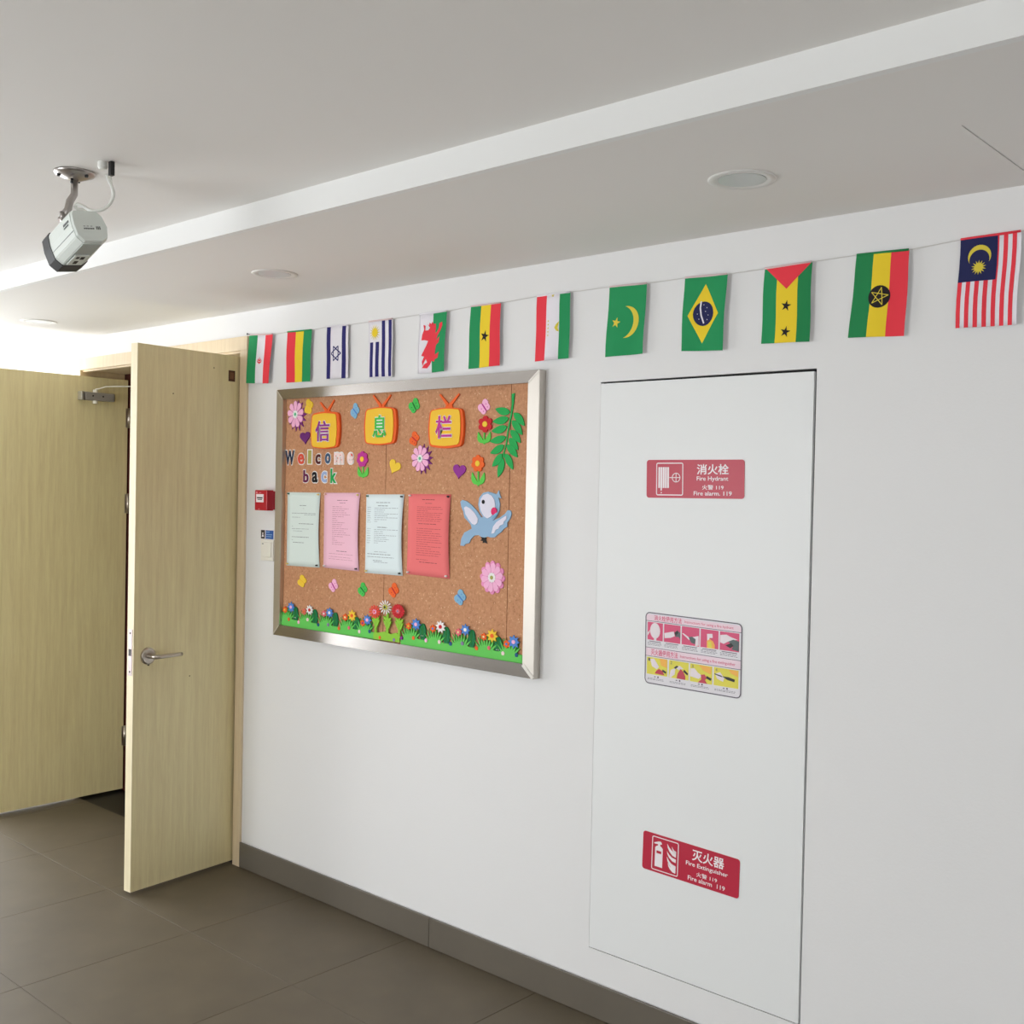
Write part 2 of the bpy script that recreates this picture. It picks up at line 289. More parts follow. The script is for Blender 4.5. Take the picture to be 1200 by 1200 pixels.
# measured positions on the wall plane, in metres (x along the wall, z up)
B = {
 'daisy1': (-3.4713, -3.3684, 1.7755, 1.8822),
 'yfly1': (-3.368, -3.3157, 1.8282, 1.8847),
 'tv1': (-3.3132, -3.1523, 1.6999, 1.8285),
 'tvs1': (-3.306, -3.166, 1.7029, 1.8227),
 'ch1': (-3.2837, -3.1995, 1.7215, 1.7992),
 'ant1': [(-3.27, 1.8687), (-3.2277, 1.832), (-3.1882, 1.8747)],
 'heart1': (-3.3918, -3.3306, 1.7138, 1.761),
 'w_W': (-3.4839, -3.4258, 1.6358, 1.6921),
 'w_e': (-3.4051, -3.365, 1.6372, 1.6793),
 'w_l': (-3.3426, -3.3201, 1.639, 1.692),
 'w_c': (-3.297, -3.2654, 1.6371, 1.6766),
 'w_o': (-3.2394, -3.2066, 1.6389, 1.6799),
 'w_m': (-3.1852, -3.1319, 1.6388, 1.6812),
 'w_E': (-3.1103, -3.0761, 1.638, 1.6803),
 'b_b': (-3.3693, -3.3357, 1.5678, 1.6168),
 'b_a': (-3.3156, -3.2814, 1.5683, 1.6102),
 'b_c': (-3.26, -3.227, 1.5689, 1.6119),
 'b_k': (-3.2055, -3.1701, 1.5672, 1.6223),
 'bfly_blue1': (-3.0959, -3.0475, 1.8024, 1.8592),
 'pflower': (-3.0538, -2.9936, 1.6272, 1.6843),
 'pleaf': (-3.0508, -2.9906, 1.5879, 1.6282),
 'tv2': (-3.0057, -2.8433, 1.7097, 1.8342),
 'tvs2': (-2.9965, -2.8562, 1.7132, 1.8308),
 'ch2': (-2.9587, -2.8858, 1.7307, 1.8107),
 'ant2': [(-2.9698, 1.8817), (-2.9233, 1.8377), (-2.8773, 1.8795)],
 'bfly_green1': (-2.7867, -2.7318, 1.8123, 1.8641),
 'bfly_or1': (-2.7796, -2.7307, 1.6999, 1.75),
 'daisy2': (-2.7666, -2.6755, 1.6104, 1.7029),
 'heart_y': (-2.8783, -2.8205, 1.604, 1.655),
 'tv3': (-2.6734, -2.5168, 1.6946, 1.8203),
 'tvs3': (-2.6648, -2.5283, 1.7012, 1.817),
 'ch3': (-2.6389, -2.562, 1.7225, 1.7986),
 'ant3': [(-2.6309, 1.8704), (-2.5873, 1.8289), (-2.5407, 1.8681)],
 'heart2': (-2.5629, -2.504, 1.5881, 1.6363),
 'bfly_pink1': (-2.4557, -2.4026, 1.7975, 1.8472),
 'rflower': (-2.4519, -2.388, 1.7386, 1.793),
 'rleaf': (-2.4551, -2.3955, 1.7012, 1.7413),
 'oflower': (-2.4784, -2.4204, 1.6114, 1.6671),
 'oleaf': (-2.4784, -2.4182, 1.5662, 1.6104),
 'stem': [(-2.3029, 1.8591), (-2.3041, 1.8264), (-2.3076, 1.8015), (-2.3152, 1.7704), (-2.3228, 1.7391), (-2.3281, 1.7015), (-2.3388, 1.6701)],
 'leaves': [[(-2.3139, 1.8001), (-2.3784, 1.8133)], [(-2.3197, 1.7815), (-2.3882, 1.773)], [(-2.3254, 1.7549), (-2.3917, 1.7422)], [(-2.33, 1.722), (-2.3995, 1.7098)], [(-2.3365, 1.6969), (-2.3963, 1.6715)], [(-2.3444, 1.6702), (-2.3864, 1.6291)], [(-2.341, 1.6575), (-2.3608, 1.5949)], [(-2.2991, 1.798), (-2.2521, 1.7562)], [(-2.306, 1.7748), (-2.2604, 1.7279)], [(-2.3123, 1.7436), (-2.2672, 1.7032)], [(-2.318, 1.7186), (-2.277, 1.6815)], [(-2.3251, 1.6977), (-2.2785, 1.6578)], [(-2.3328, 1.6701), (-2.2975, 1.6197)]],
 'paper1': [(-3.4663, 1.5304), (-3.2626, 1.5317), (-3.2608, 1.2506), (-3.4649, 1.2468)],
 'paper2': [(-3.2401, 1.5314), (-3.035, 1.5347), (-3.0339, 1.2514), (-3.2384, 1.2531)],
 'paper3': [(-3.0007, 1.5296), (-2.8011, 1.5331), (-2.801, 1.2506), (-3.0012, 1.2486)],
 'paper4': [(-2.7784, 1.5352), (-2.5722, 1.537), (-2.5706, 1.2562), (-2.7809, 1.2588)],
 'daisy3': (-2.4307, -2.322, 1.2199, 1.3281),
 'bf_y2': (-3.393, -3.3389, 1.1701, 1.2167),
 'bf_p2': (-3.2043, -3.1505, 1.1657, 1.2145),
 'bf_g2': (-3.0377, -2.9873, 1.1626, 1.2134),
 'bf_o2': (-2.8727, -2.82, 1.1718, 1.2239),
 'bf_b2': (-2.5468, -2.4938, 1.1729, 1.2258),
 'bird_body': [(-2.5264, 1.5135), (-2.5174, 1.5196), (-2.4968, 1.5158), (-2.4738, 1.5033), (-2.4509, 1.4861), (-2.4303, 1.4657), (-2.4214, 1.466), (-2.4374, 1.4832), (-2.4447, 1.5056), (-2.4409, 1.5282), (-2.4236, 1.5446), (-2.4017, 1.5488), (-2.3775, 1.5438), (-2.3645, 1.5408), (-2.3553, 1.5537), (-2.3515, 1.5411), (-2.3447, 1.5285), (-2.3564, 1.5299), (-2.3499, 1.511), (-2.3518, 1.4888), (-2.3646, 1.4678), (-2.3795, 1.4562), (-2.3495, 1.4667), (-2.3263, 1.48), (-2.316, 1.4913), (-2.3033, 1.4907), (-2.2988, 1.4808), (-2.3047, 1.4649), (-2.317, 1.452), (-2.3167, 1.4394), (-2.3314, 1.4319), (-2.3418, 1.421), (-2.3545, 1.4142), (-2.3693, 1.4031), (-2.3867, 1.4017), (-2.3999, 1.4043), (-2.4152, 1.4004), (-2.4307, 1.4023), (-2.4376, 1.4075), (-2.4598, 1.405), (-2.4753, 1.3929), (-2.4817, 1.3797), (-2.4997, 1.3755), (-2.5064, 1.3687), (-2.5224, 1.3695), (-2.5185, 1.3927), (-2.5053, 1.4128), (-2.4717, 1.4272), (-2.4766, 1.44), (-2.4927, 1.4524), (-2.5067, 1.4617), (-2.5118, 1.4812), (-2.5214, 1.4973)],
 'bird_face': [(-2.4319, 1.5252), (-2.4212, 1.5376), (-2.4037, 1.5424), (-2.3838, 1.5357), (-2.3717, 1.5216), (-2.3677, 1.5011), (-2.3737, 1.4818), (-2.3864, 1.4687), (-2.4015, 1.4625), (-2.4171, 1.4694), (-2.4308, 1.4866), (-2.4371, 1.5058)],
 'bird_wl': [(-2.5076, 1.4943), (-2.4986, 1.4995), (-2.4803, 1.4934), (-2.4596, 1.4794), (-2.4435, 1.4605), (-2.4453, 1.4475), (-2.4563, 1.4391), (-2.4699, 1.4434), (-2.4861, 1.4575), (-2.5001, 1.4733)],
 'bird_wr': [(-2.3759, 1.4372), (-2.362, 1.452), (-2.3408, 1.4638), (-2.3189, 1.4746), (-2.3186, 1.4629), (-2.3299, 1.4547), (-2.3318, 1.4467), (-2.3466, 1.4414), (-2.352, 1.4317), (-2.3635, 1.4281), (-2.3706, 1.4167), (-2.3827, 1.4146)],
 'bird_eye': (-2.4268, -2.4135, 1.51, 1.5209),
 'bird_cheek': (-2.3847, -2.3587, 1.4749, 1.4971),
 'bird_beak': [(-2.3818, 1.4625), (-2.3735, 1.4748), (-2.3607, 1.4822), (-2.3543, 1.484), (-2.3562, 1.476), (-2.3668, 1.4677)],
 'bird_feet': [(-2.4329, 1.4013), (-2.4064, 1.4008), (-2.4084, 1.3927), (-2.4024, 1.3818), (-2.4148, 1.3844), (-2.4235, 1.3824), (-2.4215, 1.3889), (-2.4349, 1.3906), (-2.4261, 1.3951)],
 'gl_flowers': [(-3.4611, 1.0759, 0.0132, 'orange', 'yellow', 6), (-3.4218, 1.0894, 0.0205, 'blue', 'pink', 8), (-3.3414, 1.079, 0.013, 'salmon', 'orange', 6), (-3.3069, 1.0885, 0.0202, 'white', 'red', 9), (-3.2215, 1.0825, 0.0127, 'rose', 'white', 6), (-3.1882, 1.0884, 0.0198, 'blue', 'white', 8), (-3.0981, 1.0799, 0.0133, 'orange', 'cream', 6), (-3.0599, 1.0896, 0.0215, 'yellow', 'orange', 8), (-3.0006, 1.0685, 0.0122, 'orange', 'purple', 6), (-2.9749, 1.0819, 0.0203, 'blue', 'pink', 8)],
 'gr_flowers': [(-2.759, 1.0809, 0.0125, 'orange', 'yellow', 6), (-2.7217, 1.0908, 0.0214, 'blue', 'pink', 8), (-2.6396, 1.0844, 0.013, 'orange', 'blue', 6), (-2.6022, 1.0942, 0.0218, 'white', 'red', 9), (-2.5184, 1.0845, 0.0128, 'rose', 'cream', 6), (-2.4865, 1.0957, 0.0198, 'blue', 'white', 8), (-2.4034, 1.0814, 0.0124, 'orange', 'cream', 6), (-2.3664, 1.0884, 0.0224, 'yellow', 'orange', 8), (-2.3043, 1.0688, 0.0129, 'orange', 'blue', 6), (-2.2738, 1.0789, 0.0221, 'blue', 'pink', 8)],
 'gc_flowers': [(-2.9297, 1.1157, 0.0242, 'orangered', 'pink', 12), (-2.8744, 1.1366, 0.0259, 'white', 'yellowgreen', 13), (-2.8077, 1.1285, 0.0257, 'red', 'blue', 16)],
 'gl_base': [(-3.4973, 1.0629), (-3.496, 1.0142), (-2.9423, 1.0174), (-2.9453, 1.0596)],
 'gr_base': [(-2.8013, 1.0537), (-2.8002, 1.0147), (-2.2402, 1.0163), (-2.2411, 1.0503)],
 'gc_base': [(-2.9398, 1.0399), (-2.9392, 1.0177), (-2.8033, 1.0202), (-2.804, 1.0458)],
 'gl_leaf': [(-3.3996, 1.0629), (-3.2807, 1.063), (-3.1596, 1.0624), (-3.0368, 1.0568)],
 'gr_leaf': [(-2.6923, 1.0668), (-2.5784, 1.0663), (-2.461, 1.0687), (-2.3429, 1.058)],
 'gl_dots': [(-3.4892, 1.0335), (-3.437, 1.0411), (-3.3754, 1.0355), (-3.3204, 1.0507), (-3.2561, 1.0375), (-3.1976, 1.0432), (-3.1346, 1.0359), (-3.0778, 1.0432), (-3.0192, 1.0359), (-2.9633, 1.0424)],
 'gr_dots': [(-2.7934, 1.0364), (-2.7348, 1.0426), (-2.6726, 1.0409), (-2.6083, 1.0429), (-2.555, 1.0426), (-2.5002, 1.0494), (-2.4357, 1.0407), (-2.3811, 1.0479), (-2.32, 1.0375), (-2.2625, 1.0391)],
 'gc_dots': [(-2.9045, 1.0264), (-2.8299, 1.0263), (-2.7927, 1.0368)],
 'sign1': [(-1.7965, 1.6486), (-1.482, 1.6485), (-1.4804, 1.5437), (-1.7947, 1.5413)],
 'sign2': [(-1.7886, 1.2165), (-1.4763, 1.2116), (-1.4755, 1.0103), (-1.7867, 1.0132)],
 'sign3': [(-1.7788, 0.5917), (-1.4666, 0.5815), (-1.4682, 0.4757), (-1.7809, 0.4829)],
 'flags': [[(-3.7397, 2.1555), (-3.5787, 2.1471), (-3.596, 1.9564), (-3.7505, 1.9642)], [(-3.4865, 2.1476), (-3.3345, 2.1435), (-3.3396, 1.9509), (-3.4867, 1.9539)], [(-3.2457, 2.1479), (-3.1207, 2.1435), (-3.1189, 1.9519), (-3.2439, 1.9554)], [(-3.0071, 2.1452), (-2.8797, 2.1445), (-2.8755, 1.9426), (-3.003, 1.9456)], [(-2.7421, 2.1467), (-2.6097, 2.1458), (-2.616, 1.9475), (-2.7438, 1.9454)], [(-2.4991, 2.15), (-2.3668, 2.1491), (-2.3665, 1.9513), (-2.5033, 1.948)], [(-2.2148, 2.1537), (-2.0822, 2.1531), (-2.083, 1.9559), (-2.2177, 1.9545)], [(-1.9355, 2.1522), (-1.8031, 2.1479), (-1.8114, 1.9506), (-1.9458, 1.9498)], [(-1.6768, 2.1486), (-1.5421, 2.1437), (-1.5512, 1.9412), (-1.6815, 1.9483)], [(-1.4312, 2.1445), (-1.2977, 2.1463), (-1.2998, 1.9463), (-1.436, 1.9507)], [(-1.1797, 2.1477), (-1.0481, 2.1436), (-1.0548, 1.9411), (-1.1964, 1.9477)], [(-0.9287, 2.1506), (-0.7956, 2.1513), (-0.8009, 1.9455), (-0.935, 1.9488)]],
 'string_end': [(-3.7516, 2.1612), (-0.7933, 2.1542)],
}
# ------------------------------------------------------------------ room shell
def ST(o, label, cat, kind='structure'): return tg(o, label, cat, kind=kind)
def wallgrid(bm, us, zs, solid, place, t):
    """plane cells with openings; place(u, z, d) -> point at depth d"""
    n, m = len(us)-1, len(zs)-1
    ok = lambda i, j: 0 <= i < n and 0 <= j < m and solid(i, j)
    for i in range(n):
        for j in range(m):
            if not ok(i, j): continue
            a, b, c, d = us[i], us[i+1], zs[j], zs[j+1]
            for dd in (0, t): bm.faces.new([bm.verts.new(place(*p, dd)) for p in ((a, c), (b, c), (b, d), (a, d))])
            for di, dj, p, q in ((-1, 0, (a, c), (a, d)), (1, 0, (b, c), (b, d)), (0, -1, (a, c), (b, c)), (0, 1, (a, d), (b, d))):
                if not ok(i+di, j+dj):
                    bm.faces.new([bm.verts.new(place(*p, 0)), bm.verts.new(place(*q, 0)), bm.verts.new(place(*q, t)), bm.verts.new(place(*p, t))])
    bmesh.ops.remove_doubles(bm, verts=bm.verts[:], dist=1e-5)
DX0, DX1, DZ = -5.155, -3.803, 2.100          # door opening inside the lining
CX0, CX1, CZ0, CZ1 = -1.968, -1.283, 0.198, 1.879   # fire cabinet opening
bm = NB()
us = [X0, DX0-0.035, DX1+0.035, CX0, CX1, X1]; zs = [0, CZ0, CZ1, DZ+0.035, ZC+0.05]
wallgrid(bm, us, zs, lambda i, j: not ((i == 1 and j < 3) or (i == 3 and j == 1)), lambda u, z, d: (u, d, z), 0.24)
ST(obj('wall_back', bm, WALL), 'long white painted wall with the pin board, the flags and the fire cabinet', 'wall')
bm = NB()
ys = [YB, WIN_END[0], WIN_END[1], 0.24]; zs = [0, WIN_END[2], WIN_END[3], ZC+0.05]
wallgrid(bm, ys, zs, lambda i, j: not (i == 1 and j == 1), lambda u, z, d: (X0-d, u, z), 0.2)
ST(obj('wall_left', bm, WALL), 'white end wall with the tall daylight window', 'wall')
bm = NB()
us = [X0-0.2, WIN_OPP[0], WIN_OPP[1], WIN_OP2[0], WIN_OP2[1], X1+0.2]; zs = [0, WIN_OPP[2], WIN_OPP[3], ZC+0.05]
wallgrid(bm, us, zs, lambda i, j: not (i in (1, 3) and j == 1), lambda u, z, d: (u, YB-d, z), 0.2)
ST(obj('wall_front', bm, WALL), 'white wall behind the viewer with two long windows', 'wall')
bm = NB(); box(bm, X1, X1+0.2, YB, 0.24, 0, ZC+0.05); ST(obj('wall_right', bm, WALL), 'plain white wall at the right end of the hall', 'wall')
# window frames (outside the picture, they give the light its shape)
def winframe(n, kind, a0, a1, z0, z1, nm, label):
    bm = NB()
    for k in range(nm+1):
        a = a0+(a1-a0)*k/nm
        if kind == 'x': box(bm, a-0.025, a+0.025, YB-0.12, YB-0.07, z0, z1)
        else: box(bm, X0-0.12, X0-0.07, a-0.025, a+0.025, z0, z1)
    for z in (z0, z1-0.05):
        if kind == 'x': box(bm, a0, a1, YB-0.12, YB-0.07, z, z+0.05)
        else: box(bm, X0-0.12, X0-0.07, a0, a1, z, z+0.05)
    ST(obj('window_%d' % n, bm, WHITEP), label, 'window')
winframe(1, 'y', *WIN_END, 3, 'tall white window frame in the left end wall')
winframe(2, 'x', *WIN_OPP, 5, 'long white window frame in the opposite wall, left')
winframe(3, 'x', *WIN_OP2, 3, 'white window frame in the opposite wall, right')
# ceiling: upper part with a step down to the soffit along the wall
bm = NB(); box(bm, X0-0.2, X1+0.2, YB-0.2, YS, ZC, ZC+0.12)
ST(obj('ceiling', bm, CEIL), 'upper white ceiling that carries the security camera', 'ceiling')
bm = NB(); box(bm, X0, X1, YS, YS+0.02, ZS, ZC+0.1)
ST(obj('trim_2', bm, mat('riser_paint', (240, 240, 238), 0.5)), 'bright narrow vertical step between upper ceiling and lower soffit', 'trim')
bm = NB()
GX, GY0, GY1, GW = -0.763, -0.480, -0.112, 0.0032      # open slit of the access panel
box(bm, X0, GX-GW/2, YS+0.02, 0, ZS, ZC+0.1); box(bm, GX+GW/2, X1, YS+0.02, 0, ZS, ZC+0.1)
box(bm, GX-GW/2, GX+GW/2, YS+0.02, GY0, ZS, ZC+0.1); box(bm, GX-GW/2, GX+GW/2, GY1, 0, ZS, ZC+0.1)
box(bm, GX-GW/2, GX+GW/2, GY0, GY1, ZS+0.01, ZC+0.1)
sof = ST(obj('ceiling', bm, CEIL), 'lower white soffit along the wall with the round downlights', 'ceiling')
bm = NB(); box(bm, GX-0.0016, GX+0.0016, GY0, GY1, ZS+0.004, ZS+0.0095); obj('panel_joint', bm, VOID, sof)
# floor: grout bed and tiles
bm = NB(); box(bm, X0-0.2, X1+0.2, YB-0.2, 0, -0.12, -0.002)
floor = ST(obj('floor', bm, GROUT), 'grey brown tiled floor of the hall', 'floor')
TX, TY, TXO, TYO, G = 0.577, 0.588, -3.318, -0.502, 0.0008
tiles = {}
def tile(x0, x1, y0, y1):
    w, d = round(x1-x0, 4), round(y1-y0, 4)
    if (w, d) not in tiles:
        b = NB(); vs = box(b, G, w-G, G, d-G, -0.010, 0.0)
        top = [e for e in b.edges if all(v.co.z > -0.001 for v in e.verts)]
        bmesh.ops.bevel(b, geom=top, offset=0.0005, segments=1, affect='EDGES')
        me = bpy.data.meshes.new('tile'); b.to_mesh(me); b.free(); me.materials.append(TILE); tiles[(w, d)] = me
    o = bpy.data.objects.new('tile', tiles[(w, d)]); COL.objects.link(o); o.parent = floor
    o.location = Vector((x0, y0, 0))-ORI[floor.name]
xs = [X0]; k = math.ceil((X0-TXO)/TX)
while TXO+k*TX < X1: xs.append(TXO+k*TX); k += 1
xs.append(X1)
ys = [0.0]; k = 0
while TYO-k*TY > YB: ys.append(TYO-k*TY); k += 1
ys.append(YB)
for i in range(len(xs)-1):
    for j in range(len(ys)-1): tile(xs[i], xs[i+1], ys[j+1], ys[j])
# skirting in lengths
bm = NB(); box(bm, DX1+0.050, X1, -0.004, 0, 0, 0.096)
bb_ = ST(obj('baseboard_back', bm, GROUT), 'grey brown tile skirting along the foot of the white wall', 'baseboard')
for a, b in ((DX1+0.05, -2.640), (-2.640, -1.440), (-1.440, -0.240), (-0.240, 0.960), (0.960, X1)):
    bm = NB(); box(bm, a+0.0008, b-0.0008, -0.012, -0.004, 0.002, 0.102, bev=0.0012); obj('tile', bm, SKIRT, bb_)
# room behind the doors
bm = NB(); box(bm, -6.0, -3.0, 0.0, 2.6, -0.12, -0.004)
ST(obj('floor', bm, DARKST), 'dark stone threshold and floor inside the doorway', 'floor')
bm = NB()
box(bm, -6.1, -6.0, 0.24, 2.6, 0, 2.5); box(bm, -3.0, -2.9, 0.24, 2.6, 0, 2.5); box(bm, -6.1, -2.9, 2.6, 2.7, 0, 2.5); box(bm, -6.1, -2.9, 0.24, 2.7, 2.5, 2.6)
ST(obj('wall_room', bm, REDWD), 'dark red brown lined room behind the open double door', 'wall')

# ------------------------------------------------------------------ door frame and the two leaves
fr = thing('trim_1', 'pale laminate door frame around the double doorway', 'door frame', ((DX0+DX1)/2, 0, 0)); fr['kind'] = 'structure'
for nm, a, b in (('jamb', DX0-0.061, DX0), ('jamb', DX1, DX1+0.048)):
    bm = NB(); box(bm, a, b, -0.011, 0, 0, DZ if nm == 'x' else DZ, bev=0.001); obj(nm, bm, CASE, fr)
bm = NB()
ext(bm, [(DX0-0.061, DZ), (DX1+0.048, DZ), (DX1+0.048, DZ+0.056), (DX0-0.061, DZ+0.056)], 0, -0.012); obj('header', bm, CASE, fr)
bm = NB(); box(bm, DX0-0.033, DX0, 0, 0.238, 0, DZ+0.033); obj('lining', bm, CASE, fr)
bm = NB(); box(bm, DX1, DX1+0.033, 0, 0.238, 0, DZ+0.033); obj('lining', bm, CASE, fr)
bm = NB(); box(bm, DX0, DX1, 0, 0.238, DZ, DZ+0.033); box(bm, DX0, DX1, 0.0, 0.03, DZ-0.008, DZ); obj('head_lining', bm, CASE, fr)
bm = NB(); box(bm, DX0, DX0+0.075, 0.222, 0.238, 0, DZ); obj('door_stop', bm, REDWD, fr)

def hinge(parent, x, y, z):
    bm = NB(); tube(bm, [(x, y, z-0.05), (x, y, z+0.05)], 0.006, 10); box(bm, x-0.006, x-0.0035, y-0.016, y, z-0.048, z+0.048); obj('hinge', bm, CHROME, parent)
# left leaf: stands at a right angle, its hinge side at the back of the opening
LX, LZ0, LZ1, LY0, LY1 = -5.104, 0.012, 2.068, -0.457, 0.213
bm = NB(); box(bm, LX-0.042, LX, LY0, LY1, LZ0, LZ1, bev=0.0008)
d2 = ST(obj('door_2', bm, DOORW), 'left leaf of the double door, folded open, with the door closer', 'door')
for z in (1.878, 1.45, 0.28): hinge(d2, LX+0.004, LY1+0.006, z)
cl = obj('door_closer', (lambda b: (box(b, LX, LX+0.042, -0.030, 0.122, 1.951, 1.990, bev=0.004), b)[1])(NB()), ALU, d2)
cl['label'] = 'grey metal door closer body'
bm = NB(); box(bm, LX+0.002, LX+0.043, -0.052, -0.031, 1.949, 1.992, bev=0.005); obj('end_cap', bm, mat('closer_cap', (190, 190, 186), 0.3, 0.8), cl)
for z0, z1 in ((1.990, 2.004), (1.937, 1.951)):
    bm = NB(); lathe(bm, (LX+0.022, 0.030, z0), (0, 0, 1), [(0, 0.008), (0, 0.012), (z1-z0, 0.012), (z1-z0, 0.007)], 14); obj('pivot', bm, CREAM, cl)
for y in (0.008, 0.060):
    bm = NB(); lathe(bm, (LX+0.042, y, 1.972), (1, 0, 0), [(0, 0.004), (0.002, 0.004)], 10); obj('screw', bm, BLACK, cl)
bm = NB(); tube(bm, [(LX+0.022, 0.030, 2.006), (LX+0.035, 0.045, 2.010), (LX+0.062, 0.062, 2.020), (LX+0.10, 0.085, 2.021), (LX+0.30, 0.205, 2.022)], 0.006, 8, flat=0.5); 
tube(bm, [(LX+0.30, 0.205, 2.022), (LX+0.31, 0.20, DZ)], 0.006, 8); obj('closer_arm', bm, CREAM, cl)
# right leaf, a little past a right angle
def leafR():
    a = math.radians(4.72+0.5)
    hx, hy = -3.8305, 0.2055              # hinge line, visible face
    ux, uy = -(-0.0910), -0.99585
    return hx, hy, ux, uy
hx, hy, ux, uy = leafR()
nx, ny = -uy, ux                          # towards the room side that is seen (+x)
def RP(s, o, z): return Vector((hx+ux*s+nx*o, hy+uy*s+ny*o, z))
def rbox(bm, s0, s1, o0, o1, z0, z1, mi=0, bev=0):
    vs = box(bm, 0, 1, 0, 1, 0, 1, mi)
    for v in vs:
        s, o, z = (s0, s1)[int(v.co.x > .5)], (o0, o1)[int(v.co.y > .5)], (z0, z1)[int(v.co.z > .5)]
        v.co = RP(s, o, z)
    return vs
bm = NB(); rbox(bm, 0, 0.687, -0.040, 0, 0.014, 2.076, 0)
d1 = ST(obj('door_1', bm, DOORW), 'right leaf of the double door standing open with the lever handle', 'door')
bm = NB(); rbox(bm, 0.687, 0.689, -0.040, 0, 0.014, 2.076); eb = obj('edge_band', bm, EDGE, d1); eb['label'] = 'cream front edge of the leaf'
bm = NB(); rbox(bm, 0.689, 0.6905, -0.032, -0.008, 0.83, 1.005); lp = obj('lock_plate', bm, mat('lock_plate_metal', (206, 190, 190), 0.4, 0.3), d1)
bm = NB(); rbox(bm, 0.690, 0.692, -0.027, -0.013, 0.905, 0.930); obj('latch_hole', bm, BLACK, lp)
for z in (0.99, 0.845):
    bm = NB(); lathe(bm, RP(0.690, -0.02, z), (ux, uy, 0), [(0, 0.004), (0.0012, 0.004)], 10); obj('screw', bm, BLACK, lp)
hz_ = 0.900; hs = 0.627
bm = NB(); lathe(bm, RP(hs, 0, hz_), (nx, ny, 0), [(0, 0.032), (0.006, 0.032), (0.009, 0.027), (0.009, 0.010), (0.030, 0.009), (0.030, 0.001)], 28)
hd = obj('door_handle', bm, CHROME, d1); hd['label'] = 'satin metal lever handle on a round rose'
bm = NB(); tube(bm, [RP(hs, 0.006, hz_), RP(hs, 0.038, hz_), RP(hs-0.006, 0.048, hz_), RP(hs-0.018, 0.052, hz_), RP(hs-0.05, 0.052, hz_), RP(hs-0.10, 0.050, hz_), RP(hs-0.118, 0.049, hz_)], [0.0085, 0.0085, 0.0085, 0.0082, 0.0078, 0.0078, 0.0070], 12)
obj('lever', bm, CHROME, hd)
bm = NB(); lathe(bm, RP(hs-0.003, 0, hz_-0.034), (nx, ny, 0), [(0, 0.004), (0.004, 0.003)], 10); obj('set_screw', bm, BLACK, hd)
bm = NB(); rbox(bm, 0.236, 0.268, -0.001, 0.0010, 1.972, 2.016); nt_ = obj('hinge_recess', bm, mat('brown_notch', (84, 52, 34), 0.8), d1); nt_['label'] = 'small brown square recess near the top'
bm = NB(); rbox(bm, 0.243, 0.262, 0.001, 0.0018, 1.982, 2.008); obj('notch_pad', bm, mat('brown_notch_light', (120, 78, 52), 0.8), d1)
for s, z in ((0.435, 0.800), (0.340, 2.018), (0.530, 1.90)):
    bm = NB(); lathe(bm, RP(s, 0, z), (nx, ny, 0), [(0, 0.0028), (0.0006, 0.0026)], 8); obj('mark', bm, mat('knot', (110, 84, 54), 0.8), d1)

# ------------------------------------------------------------------ fire cabinet
cab = thing('fire_cabinet', 'tall flush white steel cabinet door with dark gaps set in the wall', 'cabinet', ((CX0+CX1)/2, 0, CZ0))
bm = NB()
box(bm, CX0-0.02, CX1+0.02, 0.19, 0.20, CZ0-0.02, CZ1+0.02); t = 0.0005
box(bm, CX0+t, CX0+0.012, 0.012, 0.19, CZ0+t, CZ1-t); box(bm, CX1-0.012, CX1-t, 0.012, 0.19, CZ0+t, CZ1-t)
box(bm, CX0+0.012, CX1-0.012, 0.012, 0.19, CZ0+t, CZ0+0.012); box(bm, CX0+0.012, CX1-0.012, 0.012, 0.19, CZ1-0.012, CZ1-t)
obj('cabinet_box', bm, VOID, cab)
bm = NB()
ext(bm, [(CX0+0.0022, CZ0+0.0030), (CX1-0.0052, CZ0+0.0030), (CX1-0.0070, CZ1-0.0075), (CX0+0.0014, CZ1-0.0052)], 0.010, -0.001)
dp = obj('cabinet_door', bm, PANEL, cab)

